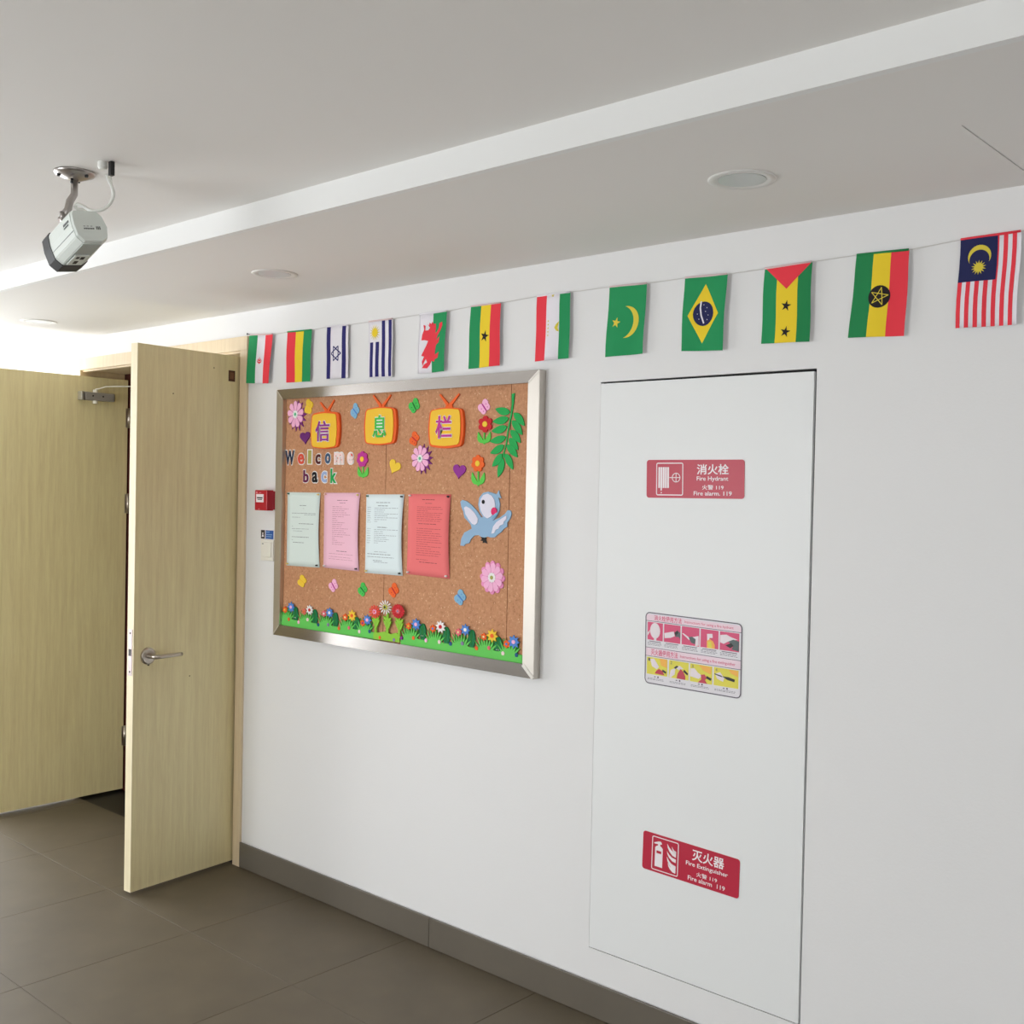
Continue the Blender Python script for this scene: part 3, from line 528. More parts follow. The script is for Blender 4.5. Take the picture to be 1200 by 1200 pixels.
# signs on the cabinet door
SY = -0.0012
def sign(Q):
    """Q: corners TL TR BR BL (x, z); returns a function from (u, v down) to wall coordinates"""
    def f(u, v):
        a = (Q[0][0]+(Q[1][0]-Q[0][0])*u, Q[0][1]+(Q[1][1]-Q[0][1])*u); b = (Q[3][0]+(Q[2][0]-Q[3][0])*u, Q[3][1]+(Q[2][1]-Q[3][1])*u)
        return (a[0]+(b[0]-a[0])*v, a[1]+(b[1]-a[1])*v)
    return f
class Board:
    """flat print on a plate: everything given in fractions of the plate; skews with a crooked plate"""
    def __init__(s, Q, y, th=0.0012):
        s.f = sign(Q); s.y = y; s.th = th; s.w = Q[1][0]-Q[0][0]; s.h = Q[0][1]-Q[3][1]; s.items = []
    def plate(s, r=0.008):
        bm = NB(); P = rrect(0, s.w, 0, s.h, r); P = [s.f(x/s.w, 1-z/s.h) for x, z in P]; ext(bm, P, s.y, s.y-s.th); return bm
    def poly(s, bm, P, k=1, mi=0):
        ext(bm, [s.f(u, v) for u, v in P], s.y-s.th, s.y-s.th-0.00025*k, mi)
    def rect(s, bm, u0, u1, v0, v1, k=1, mi=0): s.poly(bm, [(u0, v0), (u1, v0), (u1, v1), (u0, v1)], k, mi)
    def frame(s, bm, u0, u1, v0, v1, t, r=0.06, k=1, mi=0):
        a = s.h/s.w; P = rrect(u0/a, u1/a, v0, v1, r); I = rrect(u0/a+t, u1/a-t, v0+t, v1-t, max(r-t, 0.005)); n = len(P)
        y0 = s.y-s.th-0.00025*k
        vo = [bm.verts.new((lambda q: (q[0], y0, q[1]))(s.f(p[0]*a, p[1]))) for p in P]; vi = [bm.verts.new((lambda q: (q[0], y0, q[1]))(s.f(p[0]*a, p[1]))) for p in I]
        for i in range(n):
            f = bm.faces.new((vo[i], vo[(i+1) % n], vi[(i+1) % n], vi[i])); f.material_index = mi
    def text(s, bm, t, u0, u1, v0, v1, k=1, mi=0, offset=0.0):
        a, b, c, d = s.f(u0, v0), s.f(u1, v0), s.f(u0, v1), s.f(u1, v1); n0 = len(bm.verts)
        text(bm, t, 0, 1, 0, 1, 0, mi, offset); bm.verts.ensure_lookup_table()
        for v in bm.verts[n0:]:
            q = s.f(u0+(u1-u0)*v.co.x, v1+(v0-v1)*v.co.z); v.co = (q[0], s.y-s.th-0.00025*k, q[1])
def finish_flat(bm):
    for f in bm.faces:
        f.normal_update()
        if f.normal.y > 0.5 and len(f.verts) and abs(f.normal.y) > 0.99: pass
# fire hydrant sign
b = Board(B['sign1'], SY); s1 = thing('fire_hydrant_sign', 'upper red sign with hose reel symbol and Fire Hydrant lettering', 'sign', (B['sign1'][3][0], SY, B['sign1'][3][1]))
obj('sign_plate', b.plate(), SIGNR, s1)
bm = NB(); b.frame(bm, 0.105, 0.390, 0.075, 0.935, 0.026, 0.05)
for i in range(5): b.rect(bm, 0.128+i*0.0235, 0.128+i*0.0235+0.0185, 0.19, 0.74)
b.rect(bm, 0.152, 0.166, 0.74, 0.81); b.poly(bm, circ(0.16, 0.865, 0.006, 8, 0.018)); b.rect(bm, 0.246, 0.36, 0.455, 0.474)
b.rect(bm, 0.312, 0.319, 0.36, 0.57)
P = circ(0.316, 0.465, 0.044, 24, 0.125); I = circ(0.316, 0.465, 0.037, 24, 0.105)
for i in range(24): b.poly(bm, [P[i], P[(i+1) % 24], I[(i+1) % 24], I[i]])
obj('hose_reel_symbol', bm, SIGNW, s1)
bm = NB(); b.text(bm, '消火栓', 0.53, 0.85, 0.115, 0.385, offset=0.018); b.text(bm, 'Fire Hydrant', 0.53, 0.845, 0.43, 0.575, offset=0.012)
b.text(bm, '火警 119', 0.585, 0.80, 0.65, 0.775, offset=0.010); b.text(bm, 'Fire alarm. 119', 0.50, 0.88, 0.815, 0.925, offset=0.012); obj('lettering', bm, SIGNW, s1)
# fire extinguisher sign
b = Board(B['sign3'], SY); s3 = thing('fire_extinguisher_sign', 'lowest red sign with extinguisher and flames symbol and Fire Extinguisher lettering', 'sign', (B['sign3'][3][0], SY, B['sign3'][3][1]))
obj('sign_plate', b.plate(), SIGNR, s3)
bm = NB(); b.frame(bm, 0.10, 0.385, 0.06, 0.945, 0.024, 0.05)
b.poly(bm, [(0.135, 0.42), (0.135, 0.345), (0.150, 0.30), (0.165, 0.285), (0.165, 0.25), (0.125, 0.255), (0.122, 0.23), (0.16, 0.185), (0.185, 0.165), (0.200, 0.18), (0.208, 0.23), (0.188, 0.245), (0.188, 0.285), (0.202, 0.30), (0.217, 0.345), (0.217, 0.42)])
b.rect(bm, 0.135, 0.217, 0.49, 0.84); b.rect(bm, 0.135, 0.150, 0.42, 0.49); b.rect(bm, 0.202, 0.217, 0.42, 0.49)
for du, dv, h in ((0.262, 0.16, 0.30), (0.312, 0.20, 0.17), (0.262, 0.36, 0.24), (0.262, 0.50, 0.30), (0.275, 0.66, 0.22)):
    w = 0.36-du; b.poly(bm, [(du, dv), (du+w*0.25, dv+h*0.3), (du+w*0.55, dv+h*0.52), (0.36, dv+h*0.62), (0.358, dv+h), (du+w*0.6, dv+h*0.92), (du+w*0.25, dv+h*0.62), (du+w*0.08, dv+h*0.35)])
obj('extinguisher_symbol', bm, SIGNW, s3)
bm = NB(); b.text(bm, '灭火器', 0.525, 0.85, 0.095, 0.385, offset=0.018); b.text(bm, 'Fire Extinguisher', 0.465, 0.89, 0.435, 0.575, offset=0.012)
b.text(bm, '火警 119', 0.575, 0.785, 0.65, 0.77, offset=0.010); b.text(bm, 'Fire alarm  119', 0.49, 0.865, 0.80, 0.915, offset=0.012); obj('lettering', bm, SIGNW, s3)
# instruction poster
b = Board(B['sign2'], SY, 0.001); s2 = thing('instruction_poster', 'white picture notice with red and yellow steps on the middle of the cabinet door', 'poster', (B['sign2'][3][0], SY, B['sign2'][3][1]))
POSW = mat('poster_white', (226, 222, 226), 0.4); POSB = mat('poster_band', (238, 212, 222), 0.4); POSR = mat('poster_red', (214, 58, 108), 0.4); POSL = mat('poster_line', (88, 78, 92), 0.5)
POSY = mat('poster_yellow', (226, 214, 60), 0.4); POSO = mat('poster_orange', (244, 178, 60), 0.4); POSG = mat('poster_grey', (84, 96, 96), 0.5); POSH = mat('poster_hand', (234, 222, 226), 0.4)
obj('backing', b.plate(0.014), POSW, s2)
bm = NB(); b.frame(bm, 0.0, 1.0, 0.0, 1.0, 0.014, 0.07, k=2)
for v in (0.118, 0.490, 0.608): b.rect(bm, 0.004, 0.996, v, v+0.007, 2)
obj('outline', bm, POSL, s2)
bm = NB(); b.rect(bm, 0.012, 0.988, 0.03, 0.118); b.rect(bm, 0.012, 0.988, 0.497, 0.608); obj('title_band', bm, POSB, s2)
for s_, q in (('消火栓使用方法', (0.095, 0.39, 0.032, 0.108)), ('Instructions for using a fire hydrant', (0.42, 0.915, 0.055, 0.100)), ('灭火器使用方法', (0.065, 0.355, 0.509, 0.595)), ('Instructions for using a fire extinguisher', (0.38, 0.94, 0.535, 0.585))):
    bm = NB(); b.text(bm, s_, *q, 2, offset=0.012 if s_[0] != 'I' else 0.004); obj('lettering', bm, POSR, s2)
cols = [POSR, POSH, POSG, POSY, BLACK, SIGNR, POSO]
us_ = [(0.025, 0.190), (0.204, 0.378), (0.392, 0.574), (0.588, 0.768), (0.782, 0.972)]
def L(u0, u1, v0, v1, P): return [(u0+(u1-u0)*x, v0+(v1-v0)*y) for x, y in P]
for i, (a, c) in enumerate(us_):
    v0, v1 = 0.137, 0.385; bm = NB(); b.rect(bm, a, c, v0, v1, 1, 0); pl = lambda P, k, m: b.poly(bm, L(a, c, v0, v1, P), k, m)
    if i == 0: pl([(0.12, 0.62), (0.02, 0.78), (0.02, 0.60), (0.16, 0.45)], 2, 1); pl(circ(0.50, 0.46, 0.33, 20, 0.44), 3, 1); pl([(0.45, 0.85), (0.60, 0.85), (0.58, 1.0), (0.42, 1.0)], 2, 1)
    if i == 1: pl([(0.02, 0.52), (0.30, 0.44), (0.60, 0.36), (0.66, 0.62), (0.40, 0.74), (0.05, 0.80)], 2, 1); pl([(0.66, 0.40), (0.80, 0.30), (0.99, 0.38), (0.99, 0.72), (0.88, 0.62), (0.72, 0.66)], 3, 2); pl([(0.64, 0.42), (0.84, 0.26), (0.88, 0.40), (0.72, 0.60)], 4, 4)
    if i == 2: pl([(0.02, 0.40), (0.10, 0.38), (0.48, 0.60), (0.44, 0.72)], 2, 1); pl([(0.40, 0.56), (0.58, 0.50), (0.80, 0.62), (0.76, 0.90), (0.55, 0.84)], 3, 2); pl([(0.58, 0.54), (0.96, 0.42), (0.98, 0.95), (0.78, 1.0), (0.80, 0.66)], 2, 1)
    if i == 3: pl([(0.36, 0.24), (0.66, 0.20), (0.68, 0.42), (0.50, 0.44), (0.48, 0.62), (0.38, 0.62)], 2, 1); pl([(0.36, 0.62), (0.52, 0.50), (0.70, 0.60), (0.80, 0.80), (0.80, 1.0), (0.36, 1.0)], 3, 6); pl([(0.42, 0.66), (0.60, 0.62), (0.66, 0.98), (0.46, 0.98)], 4, 3)
    if i == 4: pl([(0.02, 0.20), (0.34, 0.14), (0.62, 0.26), (0.92, 0.34), (0.60, 0.42), (0.40, 0.52), (0.20, 0.66), (0.02, 0.60)], 2, 1); pl([(0.44, 0.50), (0.70, 0.36), (0.99, 0.42), (0.99, 0.96), (0.62, 0.90), (0.70, 0.72)], 3, 2); pl([(0.30, 0.72), (0.60, 0.56), (0.72, 0.70), (0.55, 0.84)], 4, 4)
    obj('picture', bm, cols, s2)
u4 = [(0.022, 0.245), (0.262, 0.470), (0.486, 0.712), (0.728, 0.972)]
for i, (a, c) in enumerate(u4):
    v0, v1 = 0.628, (0.865, 0.868, 0.872, 0.872)[i]; bm = NB(); b.rect(bm, a, c, v0, v1, 1, 3); pl = lambda P, k, m: b.poly(bm, L(a, c, v0, v1, P), k, m)
    if i == 0: pl([(0.62, 0.0), (0.98, 0.0), (0.98, 0.5), (0.70, 0.4)], 2, 6); pl([(0.16, 0.10), (0.36, 0.06), (0.60, 0.50), (0.50, 0.66), (0.26, 0.52)], 3, 1); pl([(0.40, 0.92), (0.48, 0.74), (0.60, 0.62), (0.78, 0.72), (0.86, 0.94)], 4, 5); pl([(0.78, 0.62), (0.96, 0.74), (0.92, 0.84), (0.76, 0.72)], 4, 4)
    if i == 1: pl([(0.02, 0.98), (0.10, 0.55), (0.34, 0.42), (0.30, 0.78), (0.12, 0.98)], 2, 1); pl([(0.30, 0.34), (0.56, 0.24), (0.74, 0.38), (0.50, 0.50)], 3, 1); pl([(0.26, 0.40), (0.40, 0.26), (0.50, 0.30), (0.34, 0.46)], 4, 4); pl([(0.40, 0.98), (0.46, 0.70), (0.60, 0.42), (0.74, 0.56), (0.84, 0.80), (0.84, 1.0)], 4, 5); pl([(0.78, 0.42), (0.98, 0.62), (0.94, 0.72), (0.74, 0.54)], 4, 4)
    if i == 2: pl([(0.40, 0.02), (0.95, 0.06), (0.95, 0.45), (0.60, 0.30)], 2, 6); pl([(0.02, 0.28), (0.20, 0.24), (0.36, 0.46), (0.56, 0.60), (0.40, 0.80), (0.02, 0.72)], 3, 1); pl([(0.36, 1.0), (0.52, 0.80), (0.50, 0.54), (0.66, 0.50), (0.76, 0.68), (0.68, 0.82), (0.78, 1.0)], 4, 5); pl([(0.76, 0.56), (0.98, 0.68), (0.94, 0.80), (0.74, 0.70)], 4, 4)
    if i == 3: pl([(0.60, 0.02), (0.98, 0.04), (0.98, 0.36), (0.70, 0.22)], 2, 6); pl([(0.06, 0.36), (0.26, 0.24), (0.44, 0.54), (0.38, 0.74), (0.14, 0.62)], 3, 1); pl([(0.02, 0.34), (0.32, 0.42), (0.36, 0.50), (0.04, 0.40)], 4, 4); pl([(0.34, 0.44), (0.60, 0.44), (0.86, 0.52), (0.84, 0.66), (0.56, 0.60)], 4, 4)
    obj('picture', bm, cols, s2)
rnd = random.Random(7)
bm = NB()
for i, n in enumerate('1234'): b.text(bm, n, u4[i][0]+0.018, u4[i][0]+0.036, 0.640, 0.680, 6)
for (a, c) in us_:
    b.rect(bm, a+0.02, c-0.02, 0.400, 0.409, 1)
    for k in range(3):
        x = a+0.005
        while x < c-0.03: w = rnd.uniform(0.012, 0.03); b.rect(bm, x, min(c-0.01, x+w), 0.420+k*0.016, 0.425+k*0.016, 1); x += w+0.006
for i, (a, c) in enumerate(u4):
    m = (a+c)/2; b.rect(bm, m-0.03, m-0.012, 0.888, 0.900, 1); b.poly(bm, circ(m+0.012, 0.894, 0.009, 8, 0.013), 1)
    for k in range(2):
        x = a+0.01
        while x < c-0.04: w = rnd.uniform(0.012, 0.03); b.rect(bm, x, x+w, 0.918+k*0.016, 0.923+k*0.016, 1); x += w+0.006
obj('small_print', bm, POSL, s2, kind='stuff')

# ------------------------------------------------------------------ call point, label and switch beside the door frame
ap = thing('fire_alarm_call_point', 'small red square fire alarm box beside the door frame', 'fire alarm', (-3.600, 0, 1.456))
bm = NB(); box(bm, -3.641, -3.560, -0.042, -0.010, 1.456, 1.536, bev=0.003); box(bm, -3.637, -3.564, -0.012, 0, 1.460, 1.532); obj('housing', bm, ALARM, ap)
bm = NB(); box(bm, -3.630, -3.581, -0.0432, -0.0418, 1.488, 1.520); pn = obj('press_panel', bm, SIGNW, ap)
for q in ((-3.624, -3.587, 1.503, 1.508), (-3.620, -3.590, 1.497, 1.500)):
    bm = NB(); box(bm, q[0], q[1], -0.0438, -0.0432, q[2], q[3]); obj('print', bm, BLACK, pn)
for q in ((-3.632, -3.622, 1.522, 1.530), (-3.612, -3.598, 1.524, 1.527), (-3.616, -3.606, 1.460, 1.463)):
    bm = NB(); box(bm, q[0], q[1], -0.0426, -0.0418, q[2], q[3]); obj('mark', bm, mat('alarm_mark', (220, 130, 140), 0.4), ap)
lb = thing('notice_sticker', 'small black and blue sticker just above the light switch', 'sticker', (-3.610, 0, 1.343))
bm = NB(); box(bm, -3.654, -3.569, -0.0008, 0, 1.342, 1.378); obj('backing', bm, SIGNW, lb)
bm = NB(); box(bm, -3.653, -3.627, -0.0013, -0.0008, 1.343, 1.377); bk = obj('black_panel', bm, BLACK, lb)
bm = NB(); ext(bm, circ(-3.640, 1.364, 0.004, 10), -0.0013, -0.0017); ext(bm, [(-3.647, 1.350), (-3.633, 1.350), (-3.636, 1.359), (-3.644, 1.359)], -0.0013, -0.0017); obj('icon', bm, SIGNW, bk)
bm = NB(); box(bm, -3.622, -3.570, -0.0013, -0.0008, 1.343, 1.377); bl = obj('blue_panel', bm, mat('sticker_blue', (40, 92, 168), 0.4), lb)
for z, a in ((1.370, 0.022), (1.360, 0.040), (1.352, 0.036)):
    bm = NB(); box(bm, -3.618, -3.618+a, -0.0017, -0.0013, z-0.0013, z+0.0013); obj('print', bm, mat('sticker_pale', (150, 186, 220), 0.4), bl)
sw = thing('light_switch', 'cream square light switch below the blue sticker', 'switch', (-3.600, 0, 1.258))
bm = NB(); box(bm, -3.643, -3.561, -0.009, 0, 1.257, 1.340, bev=0.0025); obj('plate', bm, CREAM, sw)
bm = NB(); box(bm, -3.634, -3.570, -0.013, -0.008, 1.272, 1.330, bev=0.002); rk = obj('rocker', bm, CREAM, sw)
bm = NB(); box(bm, -3.628, -3.618, -0.0136, -0.0128, 1.322, 1.325); obj('mark', bm, INK['whited'], rk)

# ------------------------------------------------------------------ downlights
LW = mat('lamp_trim', (228, 226, 222), 0.35); LD = mat('lamp_diffuser', (206, 210, 208), 0.3)
for x, lab in ((-1.265, 'switched off round downlight in the soffit, nearest, above the fire cabinet side'), (-3.030, 'middle round downlight in the soffit above the pin board'), (-4.790, 'farthest faint round downlight in the soffit above the doorway')):
    y = {-1.265: -0.420, -3.030: -0.402, -4.790: -0.385}[x]
    d = thing('downlight', lab, 'ceiling light', (x, y, ZS-0.006), 'round downlights in the soffit')
    bm = NB(); lathe(bm, (x, y, ZS), (0, 0, -1), [(0, 0.076), (0.001, 0.076), (0.003, 0.073), (0.0026, 0.058), (0.0005, 0.054), (0.0003, 0.02)], 48)
    for f in bm.faces: f.smooth = True
    obj('trim_ring', bm, LW, d)
    bm = NB(); lathe(bm, (x, y, ZS), (0, 0, -1), [(0.0006, 0.053), (0.0022, 0.053), (0.0024, 0.048)], 40); obj('diffuser', bm, LD, d)

# ------------------------------------------------------------------ security camera on the ceiling
sc = thing('security_camera', 'white bullet security camera hanging from the ceiling on a metal arm', 'security camera', (-2.663, -1.271, ZC))
PX, PY = -2.656, -1.275
bm = NB(); lathe(bm, (PX, PY, ZC), (0, 0, -1), [(0, 0.050), (0.003, 0.050), (0.008, 0.046), (0.016, 0.026), (0.020, 0.015), (0.020, 0.002)], 36)
for f in bm.faces: f.smooth = True
mp_ = obj('mounting_plate', bm, PLATEM, sc)
for a in (0.35, 2.45, 4.5):
    bm = NB(); lathe(bm, (PX+0.038*math.cos(a), PY+0.038*math.sin(a), ZC-0.007), (0, 0, -1), [(0, 0.005), (0.009, 0.004)], 10); obj('screw', bm, BLACK, mp_)
ax = Vector((-0.9647, 0.0677, -0.2811)).normalized()                    # lens direction, about 15 degrees down
dn = Vector((0.2735, 0.1419, -0.8928)); dn = (dn-ax*dn.dot(ax)).normalized()
rg = ax.cross(dn); rg = rg if rg.x > 0 else -rg
c0 = Vector((-2.5660, -1.2798, 2.1773))                  # middle of the rear face
def HP(a, b, c): return c0+ax*a+rg*b+dn*c
SX = 1.15
sec = [(-0.030, -0.041), (0.022, -0.041), (0.034, -0.026), (0.040, 0.004), (0.034, 0.032), (0.020, 0.042), (-0.022, 0.042), (-0.034, 0.026), (-0.037, -0.004), (-0.035, -0.034)]
sec = [(b*SX, c) for b, c in sec]
n = len(sec)
def prism(bm, a0, a1, k=1.0, k1=None):
    k1 = k1 or k
    R0 = [bm.verts.new(HP(a0, b*k, c*k)) for b, c in sec]; R1 = [bm.verts.new(HP(a1, b*k1, c*k1)) for b, c in sec]
    for i in range(n): bm.faces.new((R0[i], R0[(i+1) % n], R1[(i+1) % n], R1[i]))
    bm.faces.new(R0); bm.faces.new(R1[::-1])
bm = NB(); prism(bm, 0.004, 0.142, 1.0, 1.02)
bmesh.ops.recalc_face_normals(bm, faces=bm.faces[:]); bmesh.ops.bevel(bm, geom=bm.edges[:], offset=0.002, segments=2, affect='EDGES')
ho = obj('housing', bm, CCTVW, sc)
bm = NB(); prism(bm, -0.003, 0.0035, 0.93, 0.985); rc = obj('rear_cap', bm, CCTVW, sc)
bm = NB()
def ring(bm, a0, a1, ko, ki):
    A = [[bm.verts.new(HP(a, b*k, c*k)) for b, c in sec] for a, k in ((a0, ko), (a1, ko), (a1, ki), (a0, ki))]
    for q in range(4):
        for i in range(n): bm.faces.new((A[q][i], A[q][(i+1) % n], A[(q+1) % 4][(i+1) % n], A[(q+1) % 4][i]))
ring(bm, 0.134, 0.172, 1.06, 0.96); obj('front_hood', bm, mat('camera_hood', (52, 52, 54), 0.5), sc)
bm = NB(); prism(bm, 0.139, 0.145, 0.95); fg = obj('lens_window', bm, mat('lens_glass', (12, 12, 14), 0.08), sc)
def hquad(bm, q, off=0.0006):
    q = [HP(*p) for p in q]; N = (q[1]-q[0]).cross(q[3]-q[0]).normalized()
    if N.dot(q[0]-HP(0.07, 0, 0)) < 0: N = -N
    A = [bm.verts.new(p+N*off) for p in q]; K = [bm.verts.new(p-N*0.0008) for p in q]
    bm.faces.new(A); bm.faces.new(K[::-1])
    for i in range(4): bm.faces.new((A[i], K[i], K[(i+1) % 4], A[(i+1) % 4]))
def onface(i, t0, t1, a0, a1):     # patch on side face i of the section
    k = 1.015; (b0, c0_), (b1, c1_) = sec[i], sec[(i+1) % n]; f = lambda t: ((b0+(b1-b0)*t)*k, (c0_+(c1_-c0_)*t)*k)
    return [(a0, *f(t0)), (a1, *f(t0)), (a1, *f(t1)), (a0, *f(t1))]
bm = NB(); hquad(bm, onface(5, 0.02, 0.98, 0.012, 0.133), 0.0008); und = obj('underside_panel', bm, CCTVG, sc)
bm = NB(); hquad(bm, onface(5, 0.12, 0.88, 0.070, 0.126), 0.0035); cvr = obj('port_cover', bm, CCTVW, sc)
bm = NB(); hquad(bm, onface(5, 0.30, 0.50, 0.078, 0.092), 0.0042); hquad(bm, onface(5, 0.58, 0.74, 0.078, 0.088), 0.0042); hquad(bm, onface(5, 0.46, 0.66, 0.102, 0.118), 0.0042); obj('port', bm, BLACK, cvr)
bm = NB()
for t0, t1, a0, a1 in ((0.20, 0.30, 0.020, 0.046), (0.42, 0.58, 0.016, 0.046)): hquad(bm, onface(8, t0, t1, a0, a1), 0.0008)
R0_ = lambda b0, b1, c0_, c1_: [(-0.0030, b0, c0_), (-0.0030, b1, c0_), (-0.0030, b1, c1_), (-0.0030, b0, c1_)]
for k in range(6): hquad(bm, R0_(-0.018+k*0.0045, -0.0145+k*0.0045, 0.006, 0.0095), 0.0006)
for k in range(3): hquad(bm, R0_(-0.018+k*0.009, -0.013+k*0.009, 0.001, 0.0022), 0.0006)
for k in range(3): hquad(bm, R0_(0.014+k*0.004, 0.0165+k*0.004, 0.002, 0.010), 0.0006)
obj('print', bm, mat('camera_print', (96, 100, 98), 0.6), ho, kind='stuff')
bm = NB(); hquad(bm, onface(7, 0.52, 0.56, 0.006, 0.132), 0.0005); obj('seam', bm, mat('seam', (140, 146, 142), 0.6), ho)
bm = NB()
tube(bm, [(PX, PY, ZC-0.016), (PX-0.001, PY, ZC-0.055), Vector((-2.6590, -1.2848, 2.2513)), Vector((-2.6555, -1.2917, 2.2282)), Vector((-2.6603, -1.3032, 2.2076))], [0.0085, 0.009, 0.0095, 0.0095, 0.0085], 14)
arm = obj('arm', bm, PLATEM, sc)
bm = NB(); tube(bm, [Vector((-2.6352, -1.2917, 2.3027)), Vector((-2.6356, -1.2924, 2.2911))], 0.0035, 8); obj('slot', bm, BLACK, arm)
bm = NB(); tube(bm, [Vector((-2.6533, -1.3100, 2.2199)), Vector((-2.6488, -1.3065, 2.2010))], 0.0040, 8); tube(bm, [Vector((-2.6619, -1.3047, 2.2097)), Vector((-2.6666, -1.2891, 2.1923))], 0.010, 12); obj('clamp', bm, PLATEM, arm)
pts = [Vector((-2.6134, -1.2144, 2.3504)), Vector((-2.6118, -1.2162, 2.3327)), Vector((-2.6017, -1.2144, 2.3122)), Vector((-2.5901, -1.2112, 2.2918)), Vector((-2.5864, -1.2083, 2.2727)), Vector((-2.5906, -1.2126, 2.2533)), Vector((-2.5973, -1.2258, 2.2358)), Vector((-2.6089, -1.2432, 2.2277)), Vector((-2.6217, -1.2545, 2.2316)), Vector((-2.6330, -1.2645, 2.2398)), Vector((-2.6426, -1.2730, 2.2438)), Vector((-2.6472, -1.2772, 2.2383)), Vector((-2.6471, -1.2706, 2.2323)), Vector((-2.6408, -1.2582, 2.2317)), Vector((-2.6406, -1.2448, 2.2227))]
def spline(P, k=4):
    out = []
    for i in range(len(P)-1):
        p0, p1, p2, p3 = P[max(i-1, 0)], P[i], P[i+1], P[min(i+2, len(P)-1)]
        for j in range(k):
            t = j/k; out.append(0.5*((2*p1)+(p2-p0)*t+(2*p0-5*p1+4*p2-p3)*t*t+(3*p1-p0-3*p2+p3)*t**3))
    return out+[P[-1]]
bm = NB(); tube(bm, spline(pts), 0.0042, 8); cb = obj('cable', bm, WHITEP, sc); cb['label'] = 'white cable looping from the ceiling to the camera'
bm = NB(); tube(bm, spline([Vector((-2.6136, -1.2108, 2.3449)), Vector((-2.6065, -1.2051, 2.3194)), Vector((-2.6013, -1.2052, 2.2886)), Vector((-2.5986, -1.2062, 2.2624)), Vector((-2.6075, -1.2215, 2.2351))]), 0.0022, 6); obj('thin_cable', bm, WHITEP, sc)
bm = NB(); lathe(bm, (-2.516, -1.274, ZC), (0, 0, -1), [(0, 0.011), (0.012, 0.012), (0.018, 0.008), (0.018, 0.001)], 16); obj('cable_grommet', bm, WHITEP, sc)
bm = NB(); box(bm, -2.500, -2.488, -1.268, -1.258, ZC-0.034, ZC-0.001); obj('cable_clip', bm, BLACK, sc)
# ------------------------------------------------------------------ flags on their string
class Flag:
    """cloth given by its four corners on the wall; prints follow the folds"""
    def __init__(s, Q, ph, amp): s.Q, s.ph, s.amp = Q, ph, amp; s.fn = sign(Q)
    def pos(s, u, v, k):
        x, z = s.fn(u, v)
        y = -0.0100-s.amp*(0.35+0.65*v)*(1+math.sin(2*math.pi*u*1.15+s.ph+0.6*v))*0.5-0.0012*math.sin(math.pi*v)
        return (x+0.0012*math.sin(7*v+s.ph), y-k, z)
    def layer(s, bm, P, k, mi):
        b = bmesh.new(); b.faces.new([b.verts.new((u, v, 0)) for u, v in P])
        for i in range(1, 16): bmesh.ops.bisect_plane(b, geom=b.verts[:]+b.edges[:]+b.faces[:], plane_co=(i/16, 0, 0), plane_no=(1, 0, 0))
        for i in range(1, 6): bmesh.ops.bisect_plane(b, geom=b.verts[:]+b.edges[:]+b.faces[:], plane_co=(0, i/6, 0), plane_no=(0, 1, 0))
        bmesh.ops.triangulate(b, faces=[f for f in b.faces if len(f.verts) > 4])
        mp = {v: bm.verts.new(s.pos(v.co.x, v.co.y, k)) for v in b.verts}
        for f in b.faces:
            g = bm.faces.new([mp[v] for v in f.verts]); g.material_index = mi; g.smooth = True; g.normal_update()
            if g.normal.y > 0: g.normal_flip()
        b.free()
    def cloth(s, bm, mi=0):
        N, M_ = 16, 10; A = [[[bm.verts.new(s.pos(i/N, j/M_, k)) for j in range(M_+1)] for i in range(N+1)] for k in (0, -0.0006)]
        for i in range(N):
            for j in range(M_):
                for t in (0, 1): f = bm.faces.new((A[t][i][j], A[t][i+1][j], A[t][i+1][j+1], A[t][i][j+1])); f.material_index = mi; f.smooth = True
        E = [(i, 0) for i in range(N)]+[(N, j) for j in range(M_)]+[(i, M_) for i in range(N, 0, -1)]+[(0, j) for j in range(M_, 0, -1)]
        for a, b in zip(E, E[1:]+E[:1]): f = bm.faces.new((A[0][a[0]][a[1]], A[0][b[0]][b[1]], A[1][b[0]][b[1]], A[1][a[0]][a[1]])); f.material_index = mi
R_ = lambda a, b, c=0, d=1: [(a, c), (b, c), (b, d), (a, d)]
AS = 0.133/0.198                           # width to height of one flag
def C_(u, v, r, n=24, a0=0): return [(u+r*math.cos(a0+2*math.pi*i/n), v+r*AS*math.sin(a0+2*math.pi*i/n)) for i in range(n)]
def S_(u, v, r, ri, n, a0=-math.pi/2): return [(u+(r if i % 2 == 0 else ri)*math.cos(a0+math.pi*i/n), v+(r if i % 2 == 0 else ri)*AS*math.sin(a0+math.pi*i/n)) for i in range(2*n)]
def seg(p, q, w):
    dx, dv = (q[0]-p[0]), (q[1]-p[1])/AS; L = math.hypot(dx, dv) or 1; nx_, nv = -dv/L*w/2, dx/L*w/2*AS
    return [(p[0]+nx_, p[1]+nv), (q[0]+nx_, q[1]+nv), (q[0]-nx_, q[1]-nv), (p[0]-nx_, p[1]-nv)]
